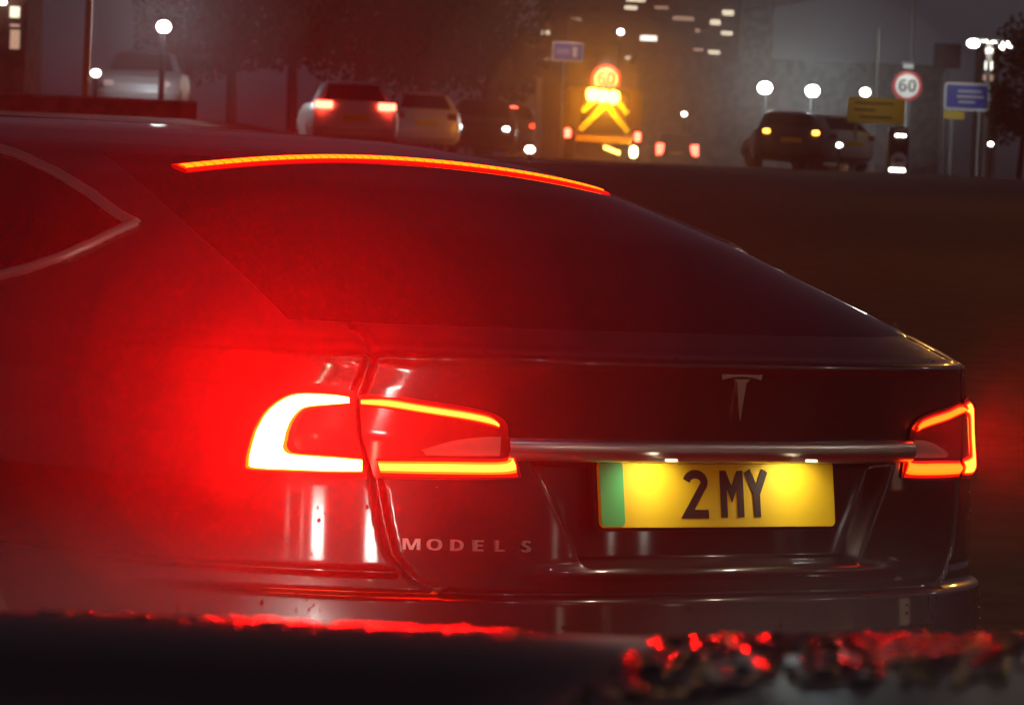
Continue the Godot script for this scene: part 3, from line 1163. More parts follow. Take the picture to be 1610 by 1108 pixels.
func build_street() -> void:
	# office tower, lit windows scattered over a dark front
	var d := 380.0
	var a := at(846, 60, d)
	var b := at(1166, 60, d)
	var base := Vector3((a.x + b.x) / 2, land(0, -d), a.z)
	var t := thing("office_tower", "dark office tower with a scatter of lit windows behind the amber beacon", "building", base)
	part(t, "wall", block(Vector3(b.x - a.x, 34.0, 12.0)), M.tower, Vector3(0, 17.0, -6.1))
	var s := d / FOCAL
	var lit := [[992, 12, 20, 6, 2], [1020, 60, 26, 8, 3], [1145, 20, 18, 8, 2], [1125, 35, 16, 8, 1], [1143, 52, 18, 6, 1], [1123, 82, 18, 6, 2], [1075, 29, 34, 7, 0], [1097, 48, 8, 7, 0], [835, 51, 14, 6, 1], [858, 92, 26, 4, 0], [995, 91, 24, 5, 1], [1000, 0, 30, 5, 1], [1024, 93, 16, 5, 0], [1040, 12, 22, 5, 0], [905, 30, 18, 5, 0], [1098, 78, 16, 5, 0]]
	for w in lit:
		facade_window(t, w[0] if w[0] > 852 else 858, w[1], w[2], w[3], d, [M.lit_pane_dim, M.lit_pane, M.lit_pane, M.lit_pane_bright][w[4]])
	for r in 9:
		for c in 9:
			var u := 866.0 + 34 * c
			var v := -40.0 + 18 * r
			var clear := true
			for w in lit:
				if absf(w[0] - u) < 28 and absf(w[1] - v) < 12:
					clear = false
			if clear:
				facade_window(t, u, v, 20, 6, d, M.pane)
	# pale block with an overhanging roof
	d = 300.0
	a = at(1168, 60, d)
	b = at(1216, 60, d)
	t = thing("concrete_block", "pale concrete stair block with overhanging slab above the floodlights", "building", Vector3((a.x + b.x) / 2, land(0, -d), a.z))
	part(t, "wall", block(Vector3(b.x - a.x, 15.0, 5.0)), M.concrete, Vector3(0, 7.5, -2.5))
	var e := at(1170, 12, d)
	var f := at(1300, -12, d)
	part(t, "roof_slab", tube([t.to_local(e), t.to_local(f)], 0.35, 4), M.concrete)
	# long low shed
	d = 230.0
	a = at(1000, 150, d)
	b = at(1480, 150, d)
	t = thing("low_shed", "long low pale shed behind the signs on the right", "building", Vector3((a.x + b.x) / 2, land(0, -d), a.z))
	var top := at(1380, 108, d).y - land(0, -d)
	part(t, "wall", block(Vector3(b.x - a.x, top, 8.0)), M.cladding, Vector3(0, top / 2, -4.0))
	part(t, "roof_edge", block(Vector3(b.x - a.x + 0.4, 0.25, 8.4)), M.concrete, Vector3(0, top + 0.13, -4.0))
	for k in 9:
		part(t, "door", block(Vector3(0.9, 1.4, 0.05)), M.tower, Vector3(-6.4 + k * 1.6, 0.7, 0.03))
	# building at the far left
	d = 118.0
	a = at(-120, 60, d)
	b = at(40, 60, d)
	t = thing("brick_house", "brick house with stacked lit windows at the left edge", "building", Vector3((a.x + b.x) / 2, land(-9, -d), a.z))
	part(t, "wall", block(Vector3(b.x - a.x, 6.0, 4.0)), M.brick, Vector3(0, 3.0, -2.05))
	part(t, "roof", block(Vector3(b.x - a.x + 0.4, 0.3, 4.4)), M.tower, Vector3(0, 6.15, -2.05))
	for w in [[23, 19, 15, 17, 1], [23, 40, 15, 4, 0], [23, 62, 15, 30, 0], [-16, 19, 15, 17, 0], [-16, 62, 15, 30, 0]]:
		facade_window(t, w[0], w[1], w[2], w[3], d, [M.lit_pane_dim, M.lit_pane][w[4]])
	var lp := at(4, 3, d - 0.4)
	part(t, "wall_lamp", block(Vector3(0.16, 0.12, 0.2), 0.03), M.white_lamp, t.to_local(lp))
	# garden wall with a pale coping on the left
	d = 95.0
	a = at(-60, 139, d)
	b = at(310, 152, d)
	var wy := land(-8, -d)
	t = thing("garden_wall", "low brick wall with a pale coping in front of parked car", "wall", Vector3((a.x + b.x) / 2, wy, a.z))
	part(t, "wall", block(Vector3(b.x - a.x, a.y - wy - 0.10, 0.22)), M.brick, Vector3(0, (a.y - wy - 0.10) / 2, 0))
	for k in 10:
		var w := (b.x - a.x) / 10
		part(t, "coping_stone", block(Vector3(w - 0.008, 0.05, 0.30)), M.concrete, Vector3(-(b.x - a.x) / 2 + w * (k + 0.5), a.y - wy - 0.072, 0.0))
	# gate post lit orange
	var gp := at(137, 70, 95.6)
	t = thing("gate_post", "tall orange-brown post at the left beside parked car", "post", Vector3(gp.x, wy, gp.z))
	part(t, "shaft", block(Vector3(0.13, 3.4, 0.13), 0.012), mat(lin(0.42, 0.16, 0.06), 0.7), Vector3(0, 1.7, 0))
	part(t, "cap", block(Vector3(0.18, 0.06, 0.18)), M.concrete, Vector3(0, 3.43, 0))
	# lamps
	street_lamp(at(257, 42, 97), 0.14, M.cool_lamp, lin(0.82, 0.95, 1.0), 8.0, "bluish white street lamp above the parked car on left")
	street_lamp(at(1203, 138, 128), 0.19, M.cool_lamp, lin(0.95, 1.0, 0.88), 13.0, "left one of two glaring white lamps side by side")
	street_lamp(at(1278, 143, 128), 0.18, M.cool_lamp, lin(0.72, 0.93, 1.0), 12.0, "right bluish one of two glaring white lamps")
	street_lamp(at(1361, 145, 180), 0.19, M.white_lamp, lin(1, 1, 0.95), 4.0, "small white lamp just above the yellow sign")
	street_lamp(at(976, 50, 150), 0.11, M.white_lamp, lin(1, 0.98, 0.8), 8.0, "pale lamp column right of the blue sign")
	# twin lamp mast
	var m1 := at(1531, 68, 170)
	var m2 := at(1582, 72, 170)
	var mx := (m1 + m2) / 2
	t = thing("lamp_mast", "mast with twin white lamps at the upper right", "street lamp", Vector3(mx.x, land(mx.x, mx.z), mx.z))
	column(t, Vector3(0, mx.y - t.position.y + 0.1, 0), Vector3.ZERO, 0.08)
	for m in [m1, m2]:
		var q: Vector3 = m - t.position
		part(t, "arm", tube([Vector3(0, mx.y - t.position.y + 0.12, 0), q + Vector3(0, 0.16, 0)], 0.05, 8), M.steel)
		var head := SphereMesh.new()
		head.radius = 0.22
		head.height = 0.30
		part(t, "lamp", head, M.white_lamp, q)
	omni(t, "mast_light", mx - t.position, lin(1, 0.97, 0.85), 14.0, 0.3)
	# stair tower with stacked lights
	d = 200.0
	a = at(1540, 130, d)
	b = at(1572, 130, d)
	t = thing("stair_tower", "narrow dark stair tower with stacked yellowish windows at right", "building", Vector3((a.x + b.x) / 2, land(0, -d), a.z))
	var th := at(1556, 74, d).y - t.position.y
	part(t, "wall", block(Vector3(b.x - a.x, th, 2.0)), M.tower, Vector3(0, th / 2, -1.05))
	for w in [[1556, 80, 11, 8, 1], [1556, 90, 8, 5, 0], [1555, 103, 11, 13, 1], [1554, 122, 15, 9, 0]]:
		facade_window(t, w[0], w[1], w[2], w[3], d, [M.lit_pane_dim, M.lit_pane_bright][w[4]])
	# dark board on posts
	var db := at(1490, 88, 150)
	t = thing("dark_board", "dark reddish square board on a post at right", "sign board", Vector3(db.x, land(db.x, db.z), db.z))
	part(t, "post", tube([Vector3(0, 0, -0.08), Vector3(0, db.y - t.position.y, -0.08)], 0.06, 8), M.steel)
	part(t, "board", block(Vector3(0.86, 0.78, 0.06), 0.01), mat(lin(0.10, 0.03, 0.03), 0.7), Vector3(0, db.y - t.position.y, 0))
	# thin poles against the sky
	for u in [[1435, 150.0], [1378, 170.0]]:
		var p := at(u[0], 100, u[1])
		var tp := at(u[0] + 4, -30 if u[0] > 1400 else 45, u[1])
		t = thing("thin_pole", "tall thin pole rising above the round sign" if u[0] > 1400 else "shorter thin pole above the yellow sign", "pole", Vector3(p.x, land(p.x, p.z), p.z))
		column(t, tp - t.position, Vector3.ZERO, 0.045)
	# right-hand 60 sign
	road_sign_60(at(1427, 135, 135), 0.86, "speed_sign", "round red-ringed 60 speed sign on post at right")
	# blue sign left of the beacon
	var bs := at(893, 81, 120)
	t = thing("blue_sign", "small blue sign with white symbols left of the beacon", "road sign", Vector3(bs.x, land(bs.x, bs.z), bs.z))
	var bh := bs.y - t.position.y
	for x in [-0.12]:
		part(t, "post", tube([Vector3(x, 0, -0.06), Vector3(x, bh + 0.2, -0.06)], 0.045, 10), M.steel)
	var bp := panel(t, "board", Vector3(0, bh, 0), 0.80, 0.50, M.blue_sign, M.white_sign)
	part(bp, "symbol", block(Vector3(0.34, 0.12, 0.004)), mat(lin(0.35, 0.38, 0.75), 0.5), Vector3(-0.12, 0.0, 0.024))
	part(bp, "symbol", plate_shape(PackedVector2Array([Vector2(-0.06, -0.14), Vector2(0.06, -0.14), Vector2(0.06, 0.04), Vector2(0.1, 0.04), Vector2(0, 0.15), Vector2(-0.1, 0.04), Vector2(-0.06, 0.04)]), 0.004), M.white_sign, Vector3(0.18, 0, 0.024))
	spot(t, "sign_light", Vector3(0, bh + 0.7, 1.3), Vector3(0, bh, 0), 30.0, 1.4)
	part(t, "lamp_hood", block(Vector3(0.3, 0.08, 0.1)), M.steel, Vector3(0, bh + 0.75, 1.32))
	part(t, "lamp_arm", tube([Vector3(0, bh + 0.2, -0.06), Vector3(0, bh + 0.78, 0.2), Vector3(0, bh + 0.79, 1.3)], 0.02, 6), M.steel)
	# white post below the blue sign
	var wp := at(848, 140, 118)
	t = thing("white_post", "short pale marker post below the blue sign", "post", Vector3(wp.x, land(wp.x, wp.z), wp.z))
	part(t, "shaft", block(Vector3(0.16, wp.y + 0.3 - t.position.y, 0.06), 0.01), M.white_sign, Vector3(0, (wp.y + 0.3 - t.position.y) / 2, 0))
	# yellow sign
	var ysn := at(1378, 174, 122)
	t = thing("yellow_sign", "wide yellow temporary sign with dark lettering at right", "road sign", Vector3(ysn.x, land(ysn.x, ysn.z), ysn.z))
	var yh := ysn.y - t.position.y
	for x in [-0.5, 0.5]:
		part(t, "post", tube([Vector3(x, 0, -0.06), Vector3(x, yh + 0.2, -0.06)], 0.04, 8), M.steel)
	var yp := panel(t, "board", Vector3(0, yh, 0), 1.50, 0.66, M.yellow_sign)
	for k in 3:
		part(yp, "text_line", block(Vector3([1.0, 0.55, 0.85][k], 0.05, 0.004)), M.dark_print, Vector3([-0.05, -0.3, 0.0][k], 0.19 - 0.18 * k, 0.018))
	spot(t, "sign_light", Vector3(0, yh + 0.9, 1.6), Vector3(0, yh, 0), 40.0, 0.3)
	# blue direction sign with a yellow patch
	var dsn := at(1521, 152, 140)
	t = thing("direction_sign", "blue direction sign with white border and yellow panel beneath", "road sign", Vector3(dsn.x, land(dsn.x, dsn.z), dsn.z))
	var dh := dsn.y - t.position.y
	for x in [-0.4, 0.4]:
		part(t, "post", tube([Vector3(x, 0, -0.06), Vector3(x, dh + 0.2, -0.06)], 0.05, 8), M.steel)
	var dp := panel(t, "board", Vector3(0, dh, 0), 1.36, 0.82, M.blue_sign, M.white_sign)
	for k in 3:
		part(dp, "text_line", block(Vector3([0.7, 0.8, 0.5][k], 0.05, 0.004)), M.white_sign, Vector3([0.08, 0.1, 0.0][k], 0.16 - 0.16 * k, 0.026))
	panel(t, "lower_panel", Vector3(-0.36, dh - 0.56, 0), 0.62, 0.24, M.yellow_sign)
	spot(t, "sign_light", Vector3(-0.3, dh + 1.0, 1.6), Vector3(-0.1, dh, 0), 36.0, 0.7)
	# lit keep-left bollard
	var bo := at(1411, 246, 112)
	t = thing("traffic_bollard", "dark traffic bollard with lit round face under the 60 sign", "bollard", Vector3(bo.x, land(bo.x, bo.z), bo.z))
	part(t, "body", block(Vector3(0.52, 1.0, 0.34), 0.06), M.black, Vector3(0, 0.50, 0))
	part(t, "top", block(Vector3(0.46, 0.10, 0.30), 0.03), M.black, Vector3(0, 1.05, 0))
	part(t, "face_lamp", plate_shape(disc(0.20), 0.02), mat(lin(0.6, 0.6, 0.7), 0.5), Vector3(0.03, 0.30, 0.19))
	part(t, "arrow", plate_shape(PackedVector2Array([Vector2(-0.12, 0.0), Vector2(-0.02, 0.08), Vector2(-0.02, 0.03), Vector2(0.12, 0.03), Vector2(0.12, -0.03), Vector2(-0.02, -0.03), Vector2(-0.02, -0.08)]), 0.01), M.brick, Vector3(0.02, 0.32, 0.205))
	part(t, "base_lamp", block(Vector3(0.36, 0.07, 0.04), 0.01), M.white_lamp, Vector3(0, 0.08, 0.19))
	part(t, "top_lamp", block(Vector3(0.24, 0.05, 0.04), 0.01), M.white_lamp, Vector3(0.05, 0.90, 0.19))
	# trees
	var names := ["dark tree crown left of the rising roofline", "dark tree above the pale car's left lamp", "tall dark tree over the pale car", "dark tree between pale car and blue sign", "dark tree nearest the blue sign", "dark tree behind the bluish street lamp"]
	var n := 0
	for u in [[360, 150.0, 7.6], [455, 165.0, 8.6], [560, 172.0, 9.4], [665, 168.0, 9.0], [765, 180.0, 9.2], [290, 175.0, 8.0]]:
		tree(u[0], u[1], u[2], names[n])
		n += 1
	tree(1600, 108.0, 3.0, "dark leafy bush filling the right edge", "bushes on the right")
	tree(1660, 104.0, 4.2, "taller dark bush cut by the right edge", "bushes on the right")
	# kerb on the right
	t = thing("kerb", "grey kerb beside the road under the right bushes", "kerb", Vector3(9.0, 0, 0))
	for k in 12:
		var z := -112.0 - k * 0.92
		part(t, "kerb_stone", block(Vector3(0.15, 0.24, 0.91), 0.015), M.concrete, Vector3(-1.2, land(0, z) , z))

# ------------------------------------------------------------------ traffic
const HATCH := [
	[0.22, 0.16, 0.78, 0.40, 2.8, 2.2, 3.95], [0.36, 0.02, 0.86, 0.46, 2.8, 2.2, 4.08], [0.52, 0.0, 0.88, 0.46, 2.8, 2.2, 4.10],
	[0.70, 0.03, 0.88, 0.46, 2.8, 2.2, 4.02], [0.86, 0.07, 0.87, 0.46, 2.8, 2.2, 3.70], [0.98, 0.12, 0.84, 0.46, 2.8, 2.2, 3.10],
	[1.10, 0.24, 0.77, 0.44, 2.8, 2.2, 2.90], [1.25, 0.42, 0.70, 0.42, 2.8, 2.2, 2.62], [1.38, 0.62, 0.62, 0.40, 2.8, 2.2, 2.36], [1.44, 0.85, 0.52, 0.36, 2.8, 2.2, 2.15], [1.46, 1.1, 0.35, 0.25, 2.8, 2.2, 1.9]]
var hatch := {}

func hatch_sort(x: float, y: float, z: float, where: String) -> String:
	var ax := absf(x)
	for wz in [0.80, 3.30]:
		if ax > 0.6 and Vector2(z - wz, y - 0.30).length() < 0.335:
			return ""
	if y > 1.0 and y < 1.38:
		if where == "rear" and ax < 0.80 * lev(HATCH, y)[1] and y > 1.05:
			return "rear_window"
		if where == "front" and ax < 0.86 * lev(HATCH, y)[1]:
			return "windscreen"
		if where == "side":
			return "side_window" if x < 0 else "right_window"
	return "body"

# spec: left/right lamp material by name, whether the front faces us
func small_car(where: Vector3, turn: float, paint: Material, label: String, lamps: Dictionary) -> Node3D:
	if hatch.is_empty():
		var ys: Array = []
		var y := 0.22
		while y < 1.455:
			ys.append(y)
			y += 0.03
		ys.append(1.46)
		var cols: Array = []
		for k in 14:
			cols.append(rad_to_deg(asin(pow(k * 0.07, 1.4))))
		cols.append(90.0)
		hatch = outline_body(HATCH, ys, cols, 26, 14, false, hatch_sort)
		hatch.tyre = lathe([Vector2(0.19, -0.09), Vector2(0.28, -0.10), Vector2(0.30, -0.05), Vector2(0.30, 0.05), Vector2(0.28, 0.10), Vector2(0.19, 0.09)], 24)
		hatch.rim = lathe([Vector2(0.0, -0.06), Vector2(0.19, -0.08), Vector2(0.19, 0.08), Vector2(0.0, 0.06)], 24)
	var t := thing("car", label, "car", where, turn, "cars in the traffic ahead")
	part(t, "body", hatch.body, paint)
	for k in ["rear_window", "windscreen", "side_window", "right_window"]:
		part(t, k if k != "right_window" else "side_window", hatch[k], M.dark_glass)
	part(t, "roof", block(Vector3(0.72, 0.03, 0.80), 0.01), paint, Vector3(0, 1.452, -1.5))
	part(t, "number_plate", plate_shape(rounded(0.52, 0.111, 0.01), 0.01), M.yellow_plate, Vector3(0, 0.72, -0.02))
	for s in [-1.0, 1.0]:
		for wz in [0.80, 3.30]:
			var w := Node3D.new()
			w.name = "wheel"
			t.add_child(w, true)
			w.position = Vector3(s * 0.76, 0.30, -wz)
			part(w, "tyre", hatch.tyre, M.rubber)
			part(w, "rim", hatch.rim, M.rim)
		var size: Vector3 = lamps.get("size", Vector3(0.22, 0.14, 0.08))
		if lamps.has("rear"):
			part(t, "tail_lamp", block(size, 0.02), lamps.rear, Vector3(s * 0.62, lamps.get("height", 0.88), -0.14))
		if lamps.has("front"):
			part(t, "headlamp", block(size, 0.02), lamps.front, Vector3(s * 0.60, 0.68, -3.95))
	if lamps.has("high"):
		part(t, "high_brake_lamp", block(Vector3(0.36, 0.03, 0.03)), lamps.high, Vector3(0, 1.385, -0.60))
	return t

func on_road(u: float, v: float, d: float) -> Vector3:
	var p := at(u, v, d)
	return Vector3(p.x, land(p.x, p.z), p.z)

func build_traffic() -> void:
	var pale := mat(lin(0.55, 0.50, 0.45), 0.35)
	pale.clearcoat_enabled = true
	var dark := mat(lin(0.03, 0.028, 0.03), 0.3)
	dark.clearcoat_enabled = true
	var grey := mat(lin(0.18, 0.17, 0.17), 0.35)
	grey.clearcoat_enabled = true
	# pale car with both tail lamps lit, on the left
	small_car(on_road(560, 160, 92), 0.12, pale, "pale car with two lit tail lamps above the roofline", {"rear": M.tail_hot, "size": Vector3(0.34, 0.14, 0.10), "height": 0.96})
	small_car(on_road(672, 170, 112), 0.15, pale, "pale car with dark lamps right of the pale braking car", {"rear": M.red_lens})
	# cluster
	small_car(on_road(803, 205, 128), 0.05, dark, "dark car showing two tail lamps and a high brake lamp", {"rear": M.tail, "high": M.tail_hot, "size": Vector3(0.18, 0.10, 0.08)})
	var oc := on_road(758, 205, 118)
	small_car(oc - Vector3(0, 0, 4.1), PI, dark, "dark oncoming car with two white headlamps left of the beacon", {"front": M.white_lamp, "size": Vector3(0.16, 0.11, 0.08)})
	# car right of the truck
	small_car(on_road(1066, 230, 168), 0.08, dark, "dark car braking right of the works truck", {"rear": M.tail_hot, "size": Vector3(0.26, 0.40, 0.10), "height": 0.84})
	# vehicles on the right
	small_car(on_road(1244, 225, 118), 0.0, dark, "dark vehicle with two amber lamps below the glaring lamps", {"rear": M.amber_small, "size": Vector3(0.16, 0.10, 0.08), "height": 0.92})
	small_car(on_road(1345, 240, 122), 0.6, pale, "pale car left of the lit traffic bollard", {"rear": M.red_lens})
	# parked car on the left behind the wall, facing us
	var pk := at(214, 120, 99)
	small_car(Vector3(pk.x, land(pk.x, pk.z), pk.z - 4.1), PI, grey, "grey parked car facing us behind the low wall", {"front": M.clear_lens})
	# loose lamps: marker lamps on small posts
	var k := 0
	for q in [[833, 238, 96, "white_lamp", 0.10, "white kerbside marker lamp below the cluster of cars"], [735, 187, 140, "amber_small", 0.11, "amber marker lamp left in the cluster of lights"], [708, 181, 140, "violet_lamp", 0.12, "violet marker lamp leftmost in the cluster of lights"], [1558, 228, 110, "white_lamp", 0.06, "lone white marker lamp in the dark at right"], [1320, 230, 112, "white_lamp", 0.07, "white marker lamp between amber lamps and bollard"], [150, 118, 96, "white_lamp", 0.10, "small white lamp beside the orange post"], [1076, 181, 160, "white_lamp", 0.10, "small white lamp above the braking dark car"]]:
		var p := at(q[0], q[1], q[2])
		var foot := Vector3(p.x, land(p.x, p.z), p.z)
		var t := thing("marker_lamp", q[5], "marker lamp", foot, 0.0, "small marker lamps")
		part(t, "post", tube([Vector3.ZERO, Vector3(0, p.y - foot.y, 0)], 0.03, 8), M.black)
		var head := SphereMesh.new()
		head.radius = q[4]
		head.height = 1.5 * q[4]
		head.radial_segments = 16
		head.rings = 8
		part(t, "lamp", head, M[q[3]], Vector3(0, p.y - foot.y + q[4] * 0.4, 0.03))
		k += 1
	works_truck()

func works_truck() -> void:
	var d := 112.0
	var p := at(948, 246, d)
	var g := land(p.x, p.z)
	var t := thing("works_truck", "road works truck with 60 sign, amber beacons and yellow chevrons", "truck", Vector3(p.x, g, p.z))
	var s := d / FOCAL
	var dy := p.y - g       # how far the photograph's base line stands above the road
	var yel := mat(lin(0.62, 0.40, 0.02), 0.5)
	part(t, "deck", block(Vector3(1.9, 0.16, 4.0), 0.03), M.steel, Vector3(0, 0.62, -2.2))
	part(t, "cab", block(Vector3(1.9, 1.25, 1.5), 0.12), yel, Vector3(0, 1.20, -3.6))
	part(t, "tailboard", block(Vector3(1.34, 0.16, 0.06), 0.02), yel, Vector3(0, 0.50, 0.0))
	for q in [-1.0, 1.0]:
		for wz in [0.8, 3.5]:
			var w := part(t, "wheel", lathe([Vector2(0.0, -0.10), Vector2(0.24, -0.12), Vector2(0.38, -0.11), Vector2(0.40, 0.0), Vector2(0.38, 0.11), Vector2(0.24, 0.12), Vector2(0.0, 0.10)], 24), M.rubber, Vector3(q * 0.8, 0.40, -wz))
			part(w, "hub", lathe([Vector2(0.0, -0.13), Vector2(0.15, -0.13), Vector2(0.15, 0.13), Vector2(0.0, 0.13)], 16), M.rim)
	# chevrons: two nested inverted Vs
	var board := part(t, "chevron_board", plate_shape(PackedVector2Array([Vector2(-0.62, -0.50), Vector2(0.62, -0.50), Vector2(0.55, 0.45), Vector2(0.2, 0.62), Vector2(-0.2, 0.62), Vector2(-0.55, 0.45)]), 0.03), M.dark_print, Vector3(0.02, 1.05 + dy, 0.02))
	part(board, "chevron", stroke([Vector2(-0.60, -0.46), Vector2(0.0, 0.20), Vector2(0.56, -0.46)], 0.15, 0.006), M.lime, Vector3(0, 0, 0.02))
	part(board, "chevron", stroke([Vector2(-0.56, -0.02), Vector2(-0.10, 0.50)], 0.13, 0.006), M.lime, Vector3(0, 0, 0.02))
	part(board, "chevron", stroke([Vector2(0.10, 0.50), Vector2(0.52, -0.02)], 0.13, 0.006), M.lime, Vector3(0, 0, 0.02))
	# frame, sign, beacons
	part(t, "frame", block(Vector3(0.10, 1.3, 0.08)), M.steel, Vector3(0.0, 1.25, -0.06))
	var sg := at(953, 124, d) - t.position
	roundel(t, sg, 48 * s)
	spot(t, "sign_light", sg + Vector3(0, 0.5, 2.0), sg + Vector3(0, 0.06, 0), 14.0, 3.4)
	var bc := at(948, 151, d) - t.position
	for q in [-1.0, 0.0, 1.0]:
		part(t, "beacon_lamp", lathe([Vector2(0.0, -0.15), Vector2(0.12, -0.12), Vector2(0.17, 0.0), Vector2(0.12, 0.12), Vector2(0.0, 0.15)], 18), M.amber_lamp, bc + Vector3(q * 0.25, 0.0 - 0.02 * q, 0.12))
	omni(t, "beacon_light", bc + Vector3(0, -0.05, 0.55), lin(1.0, 0.32, 0.012), 5.0, 0.14)
	# tail lamps and a work light
	for q in [[-0.86, 0.62], [0.80, 0.60]]:
		part(t, "tail_lamp", block(Vector3(0.14, 0.22, 0.06), 0.02), M.tail_hot, Vector3(q[0], q[1], 0.05))
	var wl := at(996, 239, d) - t.position
	part(t, "work_lamp", lathe([Vector2(0.0, -0.10), Vector2(0.10, -0.08), Vector2(0.15, 0.0), Vector2(0.10, 0.08), Vector2(0.0, 0.10)], 18), glow(16.0, 13.0, 6.0), wl + Vector3(0, 0, 0.15))
	var wl2 := at(962, 236, d) - t.position
	part(t, "work_lamp", block(Vector3(0.42, 0.10, 0.06), 0.02), glow(7.0, 4.0, 0.8), wl2 + Vector3(0, 0, 0.12), Vector3(0, 0, -0.35))

# ------------------------------------------------------------------ what the saloon's paint and chrome mirror: the street behind the viewer
func build_behind() -> void:
	var n := 0
	for q in [[-6.5, 5.2, 14.0], [-7.0, 6.0, 34.0], [7.5, 6.0, 9.0], [8.0, 6.5, 30.0]]:
		var t := thing("street_lamp", ["street lamp behind the viewer on the near left", "street lamp behind the viewer on the far left", "street lamp behind the viewer on the near right", "street lamp behind the viewer on the far right"][n], "street lamp", Vector3(q[0], 0, q[2]), 0.0, "lit street lamps")
		n += 1
		column(t, Vector3(0, q[1], 0), Vector3.ZERO)
		var arm := 1.2 * -signf(q[0])
		part(t, "arm", tube([Vector3(0, q[1] - 0.05, 0), Vector3(arm, q[1] + 0.1, 0)], 0.04, 8), M.steel)
		part(t, "lamp", block(Vector3(0.50, 0.10, 0.24), 0.03), M.cool_lamp, Vector3(arm, q[1] + 0.02, 0))
		omni(t, "lamp_light", Vector3(arm, q[1] - 0.10, 0), lin(1.0, 0.70, 0.40), 5.0, 0.12)
	for q in [[-3.4, 7.0, 0.0], [3.6, 9.0, 0.0]]:
		var c := small_car(Vector3(q[0], 0, q[1] + 4.0), PI * 0 + q[2], M.own_paint, "queueing car behind the viewer on the %s" % ("left" if q[0] < 0 else "right"), {"front": M.queue_lamp, "rear": M.red_lens})
		c.set_meta("group", "cars queueing behind")

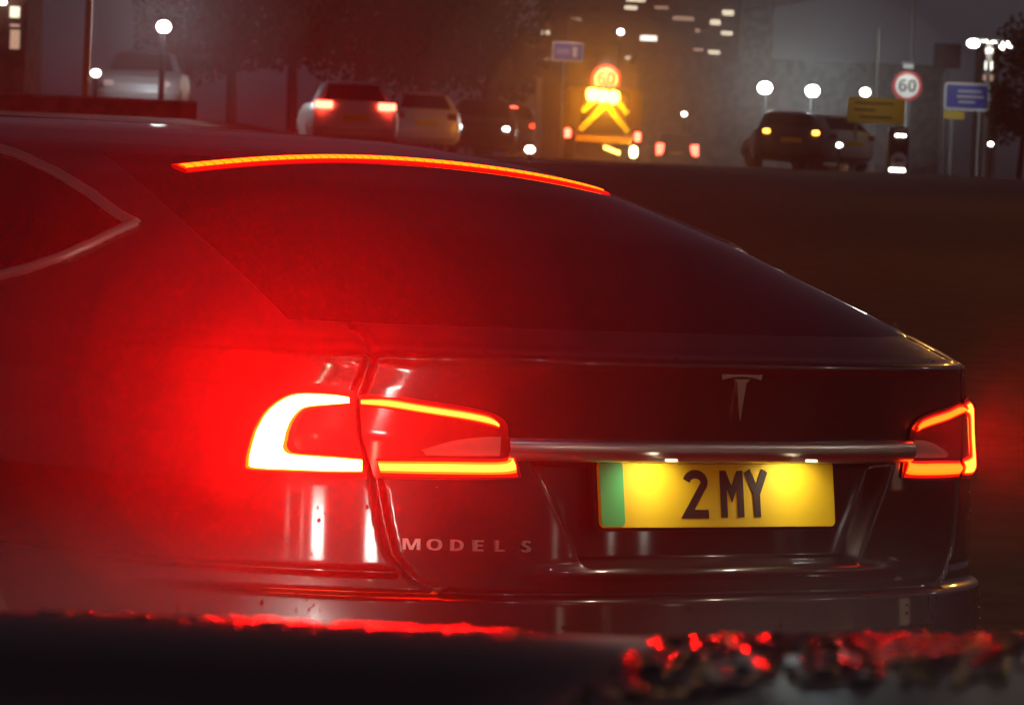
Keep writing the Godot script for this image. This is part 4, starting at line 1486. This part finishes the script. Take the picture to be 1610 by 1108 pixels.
# lit frontage beside the road on the right, and lamps along it: mirrored in the tail
func build_frontage() -> void:
	var t := thing("shop_row", "row of lit shops beside the road out of frame on the right", "building", Vector3(30.0, 0, -4.0), -PI / 2)
	part(t, "wall", block(Vector3(36.0, 6.0, 6.0)), M.brick, Vector3(0, 3.0, -3.1))
	part(t, "parapet", block(Vector3(36.4, 0.3, 6.4)), M.concrete, Vector3(0, 6.15, -3.1))
	for k in 12:
		var x := -16.5 + 3.0 * k
		var o := part(t, "window", block(Vector3(2.2, 1.8, 0.10)), M.frame, Vector3(x, 1.6, 0.0))
		part(o, "pane", block(Vector3(2.0, 1.6, 0.04)), [M.pane, M.lit_pane_dim, M.pane, M.pane, M.lit_pane_dim][k % 5], Vector3(0, 0, 0.05))
		o = part(t, "window", block(Vector3(1.0, 1.1, 0.10)), M.frame, Vector3(x, 4.3, 0.0))
		part(o, "pane", block(Vector3(0.9, 1.0, 0.04)), [M.pane, M.lit_pane_dim, M.pane, M.lit_pane][k % 4], Vector3(0, 0, 0.05))
	var n := 0
	for q in [[9.0, 4.6, -2.5], [9.5, 5.4, -9.0], [10.0, 5.2, -16.0]]:
		var l := thing("street_lamp", ["street lamp out of frame nearest on the right", "street lamp out of frame halfway along the shops", "street lamp out of frame farthest along the shops"][n], "street lamp", Vector3(q[0], 0, q[2]), 0.0, "lit street lamps")
		n += 1
		column(l, Vector3(0, q[1], 0), Vector3.ZERO)
		part(l, "lamp", block(Vector3(0.34, 0.16, 0.34), 0.05), M.cool_lamp, Vector3(0, q[1] + 0.08, 0))
		omni(l, "lamp_light", Vector3(0, q[1] + 0.08, 0), lin(1.0, 0.52, 0.18), 1.2, 0.15)
	# sodium lamps farther up the road, just outside the frame
	n = 0
	for q in [[8.6, 7.0, -26.0], [9.4, 7.0, -46.0], [11.0, 7.0, -68.0]]:
		var g := land(q[0], q[2])
		var l := thing("street_lamp", ["nearest", "middle", "farthest"][n] + " sodium lamp up the road out of frame right", "street lamp", Vector3(q[0], g, q[2]), 0.0, "lit street lamps")
		n += 1
		column(l, Vector3(0, q[1], 0), Vector3.ZERO, 0.07)
		part(l, "arm", tube([Vector3(0, q[1] - 0.05, 0), Vector3(-1.2, q[1] + 0.15, 0)], 0.04, 8), M.steel)
		part(l, "lamp", block(Vector3(0.6, 0.12, 0.26), 0.04), M.sodium_lamp, Vector3(-1.3, q[1] + 0.06, 0))
		omni(l, "lamp_light", Vector3(-1.3, q[1] - 0.06, 0), lin(1.0, 0.42, 0.08), 9.0, 0.12)
	n = 0
	for q in [[12.0, -4.0], [13.5, 0.5], [19.0, -2.5], [20.0, 2.0], [24.0, -6.5]]:
		var c := small_car(Vector3(q[0] + 4.0, 0, q[1]), PI / 2 + 0.1, M.own_paint, ["nearest", "second", "third", "fourth", "farthest"][n] + " car waiting in the side road out of frame", {"front": M.queue_lamp, "rear": M.red_lens, "size": Vector3(0.16, 0.10, 0.08)})
		c.set_meta("group", "cars queueing behind")
		n += 1

# ------------------------------------------------------------------ spray hanging behind the wheels and round the hot lamps
func mist(where: Vector3, size: Vector3, density: float, label: String) -> void:
	var f := FogVolume.new()
	f.name = numbered("mist")
	f.shape = RenderingServer.FOG_VOLUME_SHAPE_ELLIPSOID
	f.size = size
	var m := FogMaterial.new()
	m.density = density
	m.albedo = Color(0.96, 0.95, 0.94)
	f.material = m
	add_child(f)
	f.position = where
	f.set_meta("kind", "stuff")
	f.set_meta("label", label)
	f.set_meta("category", "mist")

func build_mist() -> void:
	var lamp := at(470, 690, 7.55)
	for q in [[2.6, 0.0010, "faintest"], [1.8, 0.0017, "wide"], [1.3, 0.0030, "middling"], [0.95, 0.0045, "denser"], [0.68, 0.0060, "densest"]]:
		mist(lamp + Vector3(-0.05, 0.22, 0) * q[0] * 0.5, Vector3(q[0], q[0] * 0.95, q[0]), q[1], q[2] + " bank of red-lit spray round the left tail lamp")
	mist(at(1500, 680, 8.45), Vector3(0.5, 0.5, 0.5), 0.012, "red-lit spray round the right tail lamp")
	mist(at(257, 42, 97.0), Vector3(6.0, 4.4, 6.0), 0.008, "pale haze round the bluish street lamp on left")
	mist(at(1240, 140, 128.0), Vector3(10.0, 6.0, 8.0), 0.010, "pale haze round the two glaring lamps")
	mist(at(955, 170, 111.0), Vector3(14.0, 10.0, 10.0), 0.014, "faint amber-lit spray round the works truck")
	mist(at(952, 170, 111.0), Vector3(9.0, 7.0, 7.5), 0.028, "amber-lit spray nearer the works truck")
	mist(at(950, 170, 111.0), Vector3(5.6, 4.6, 5.4), 0.055, "dense amber-lit spray close to the beacons")
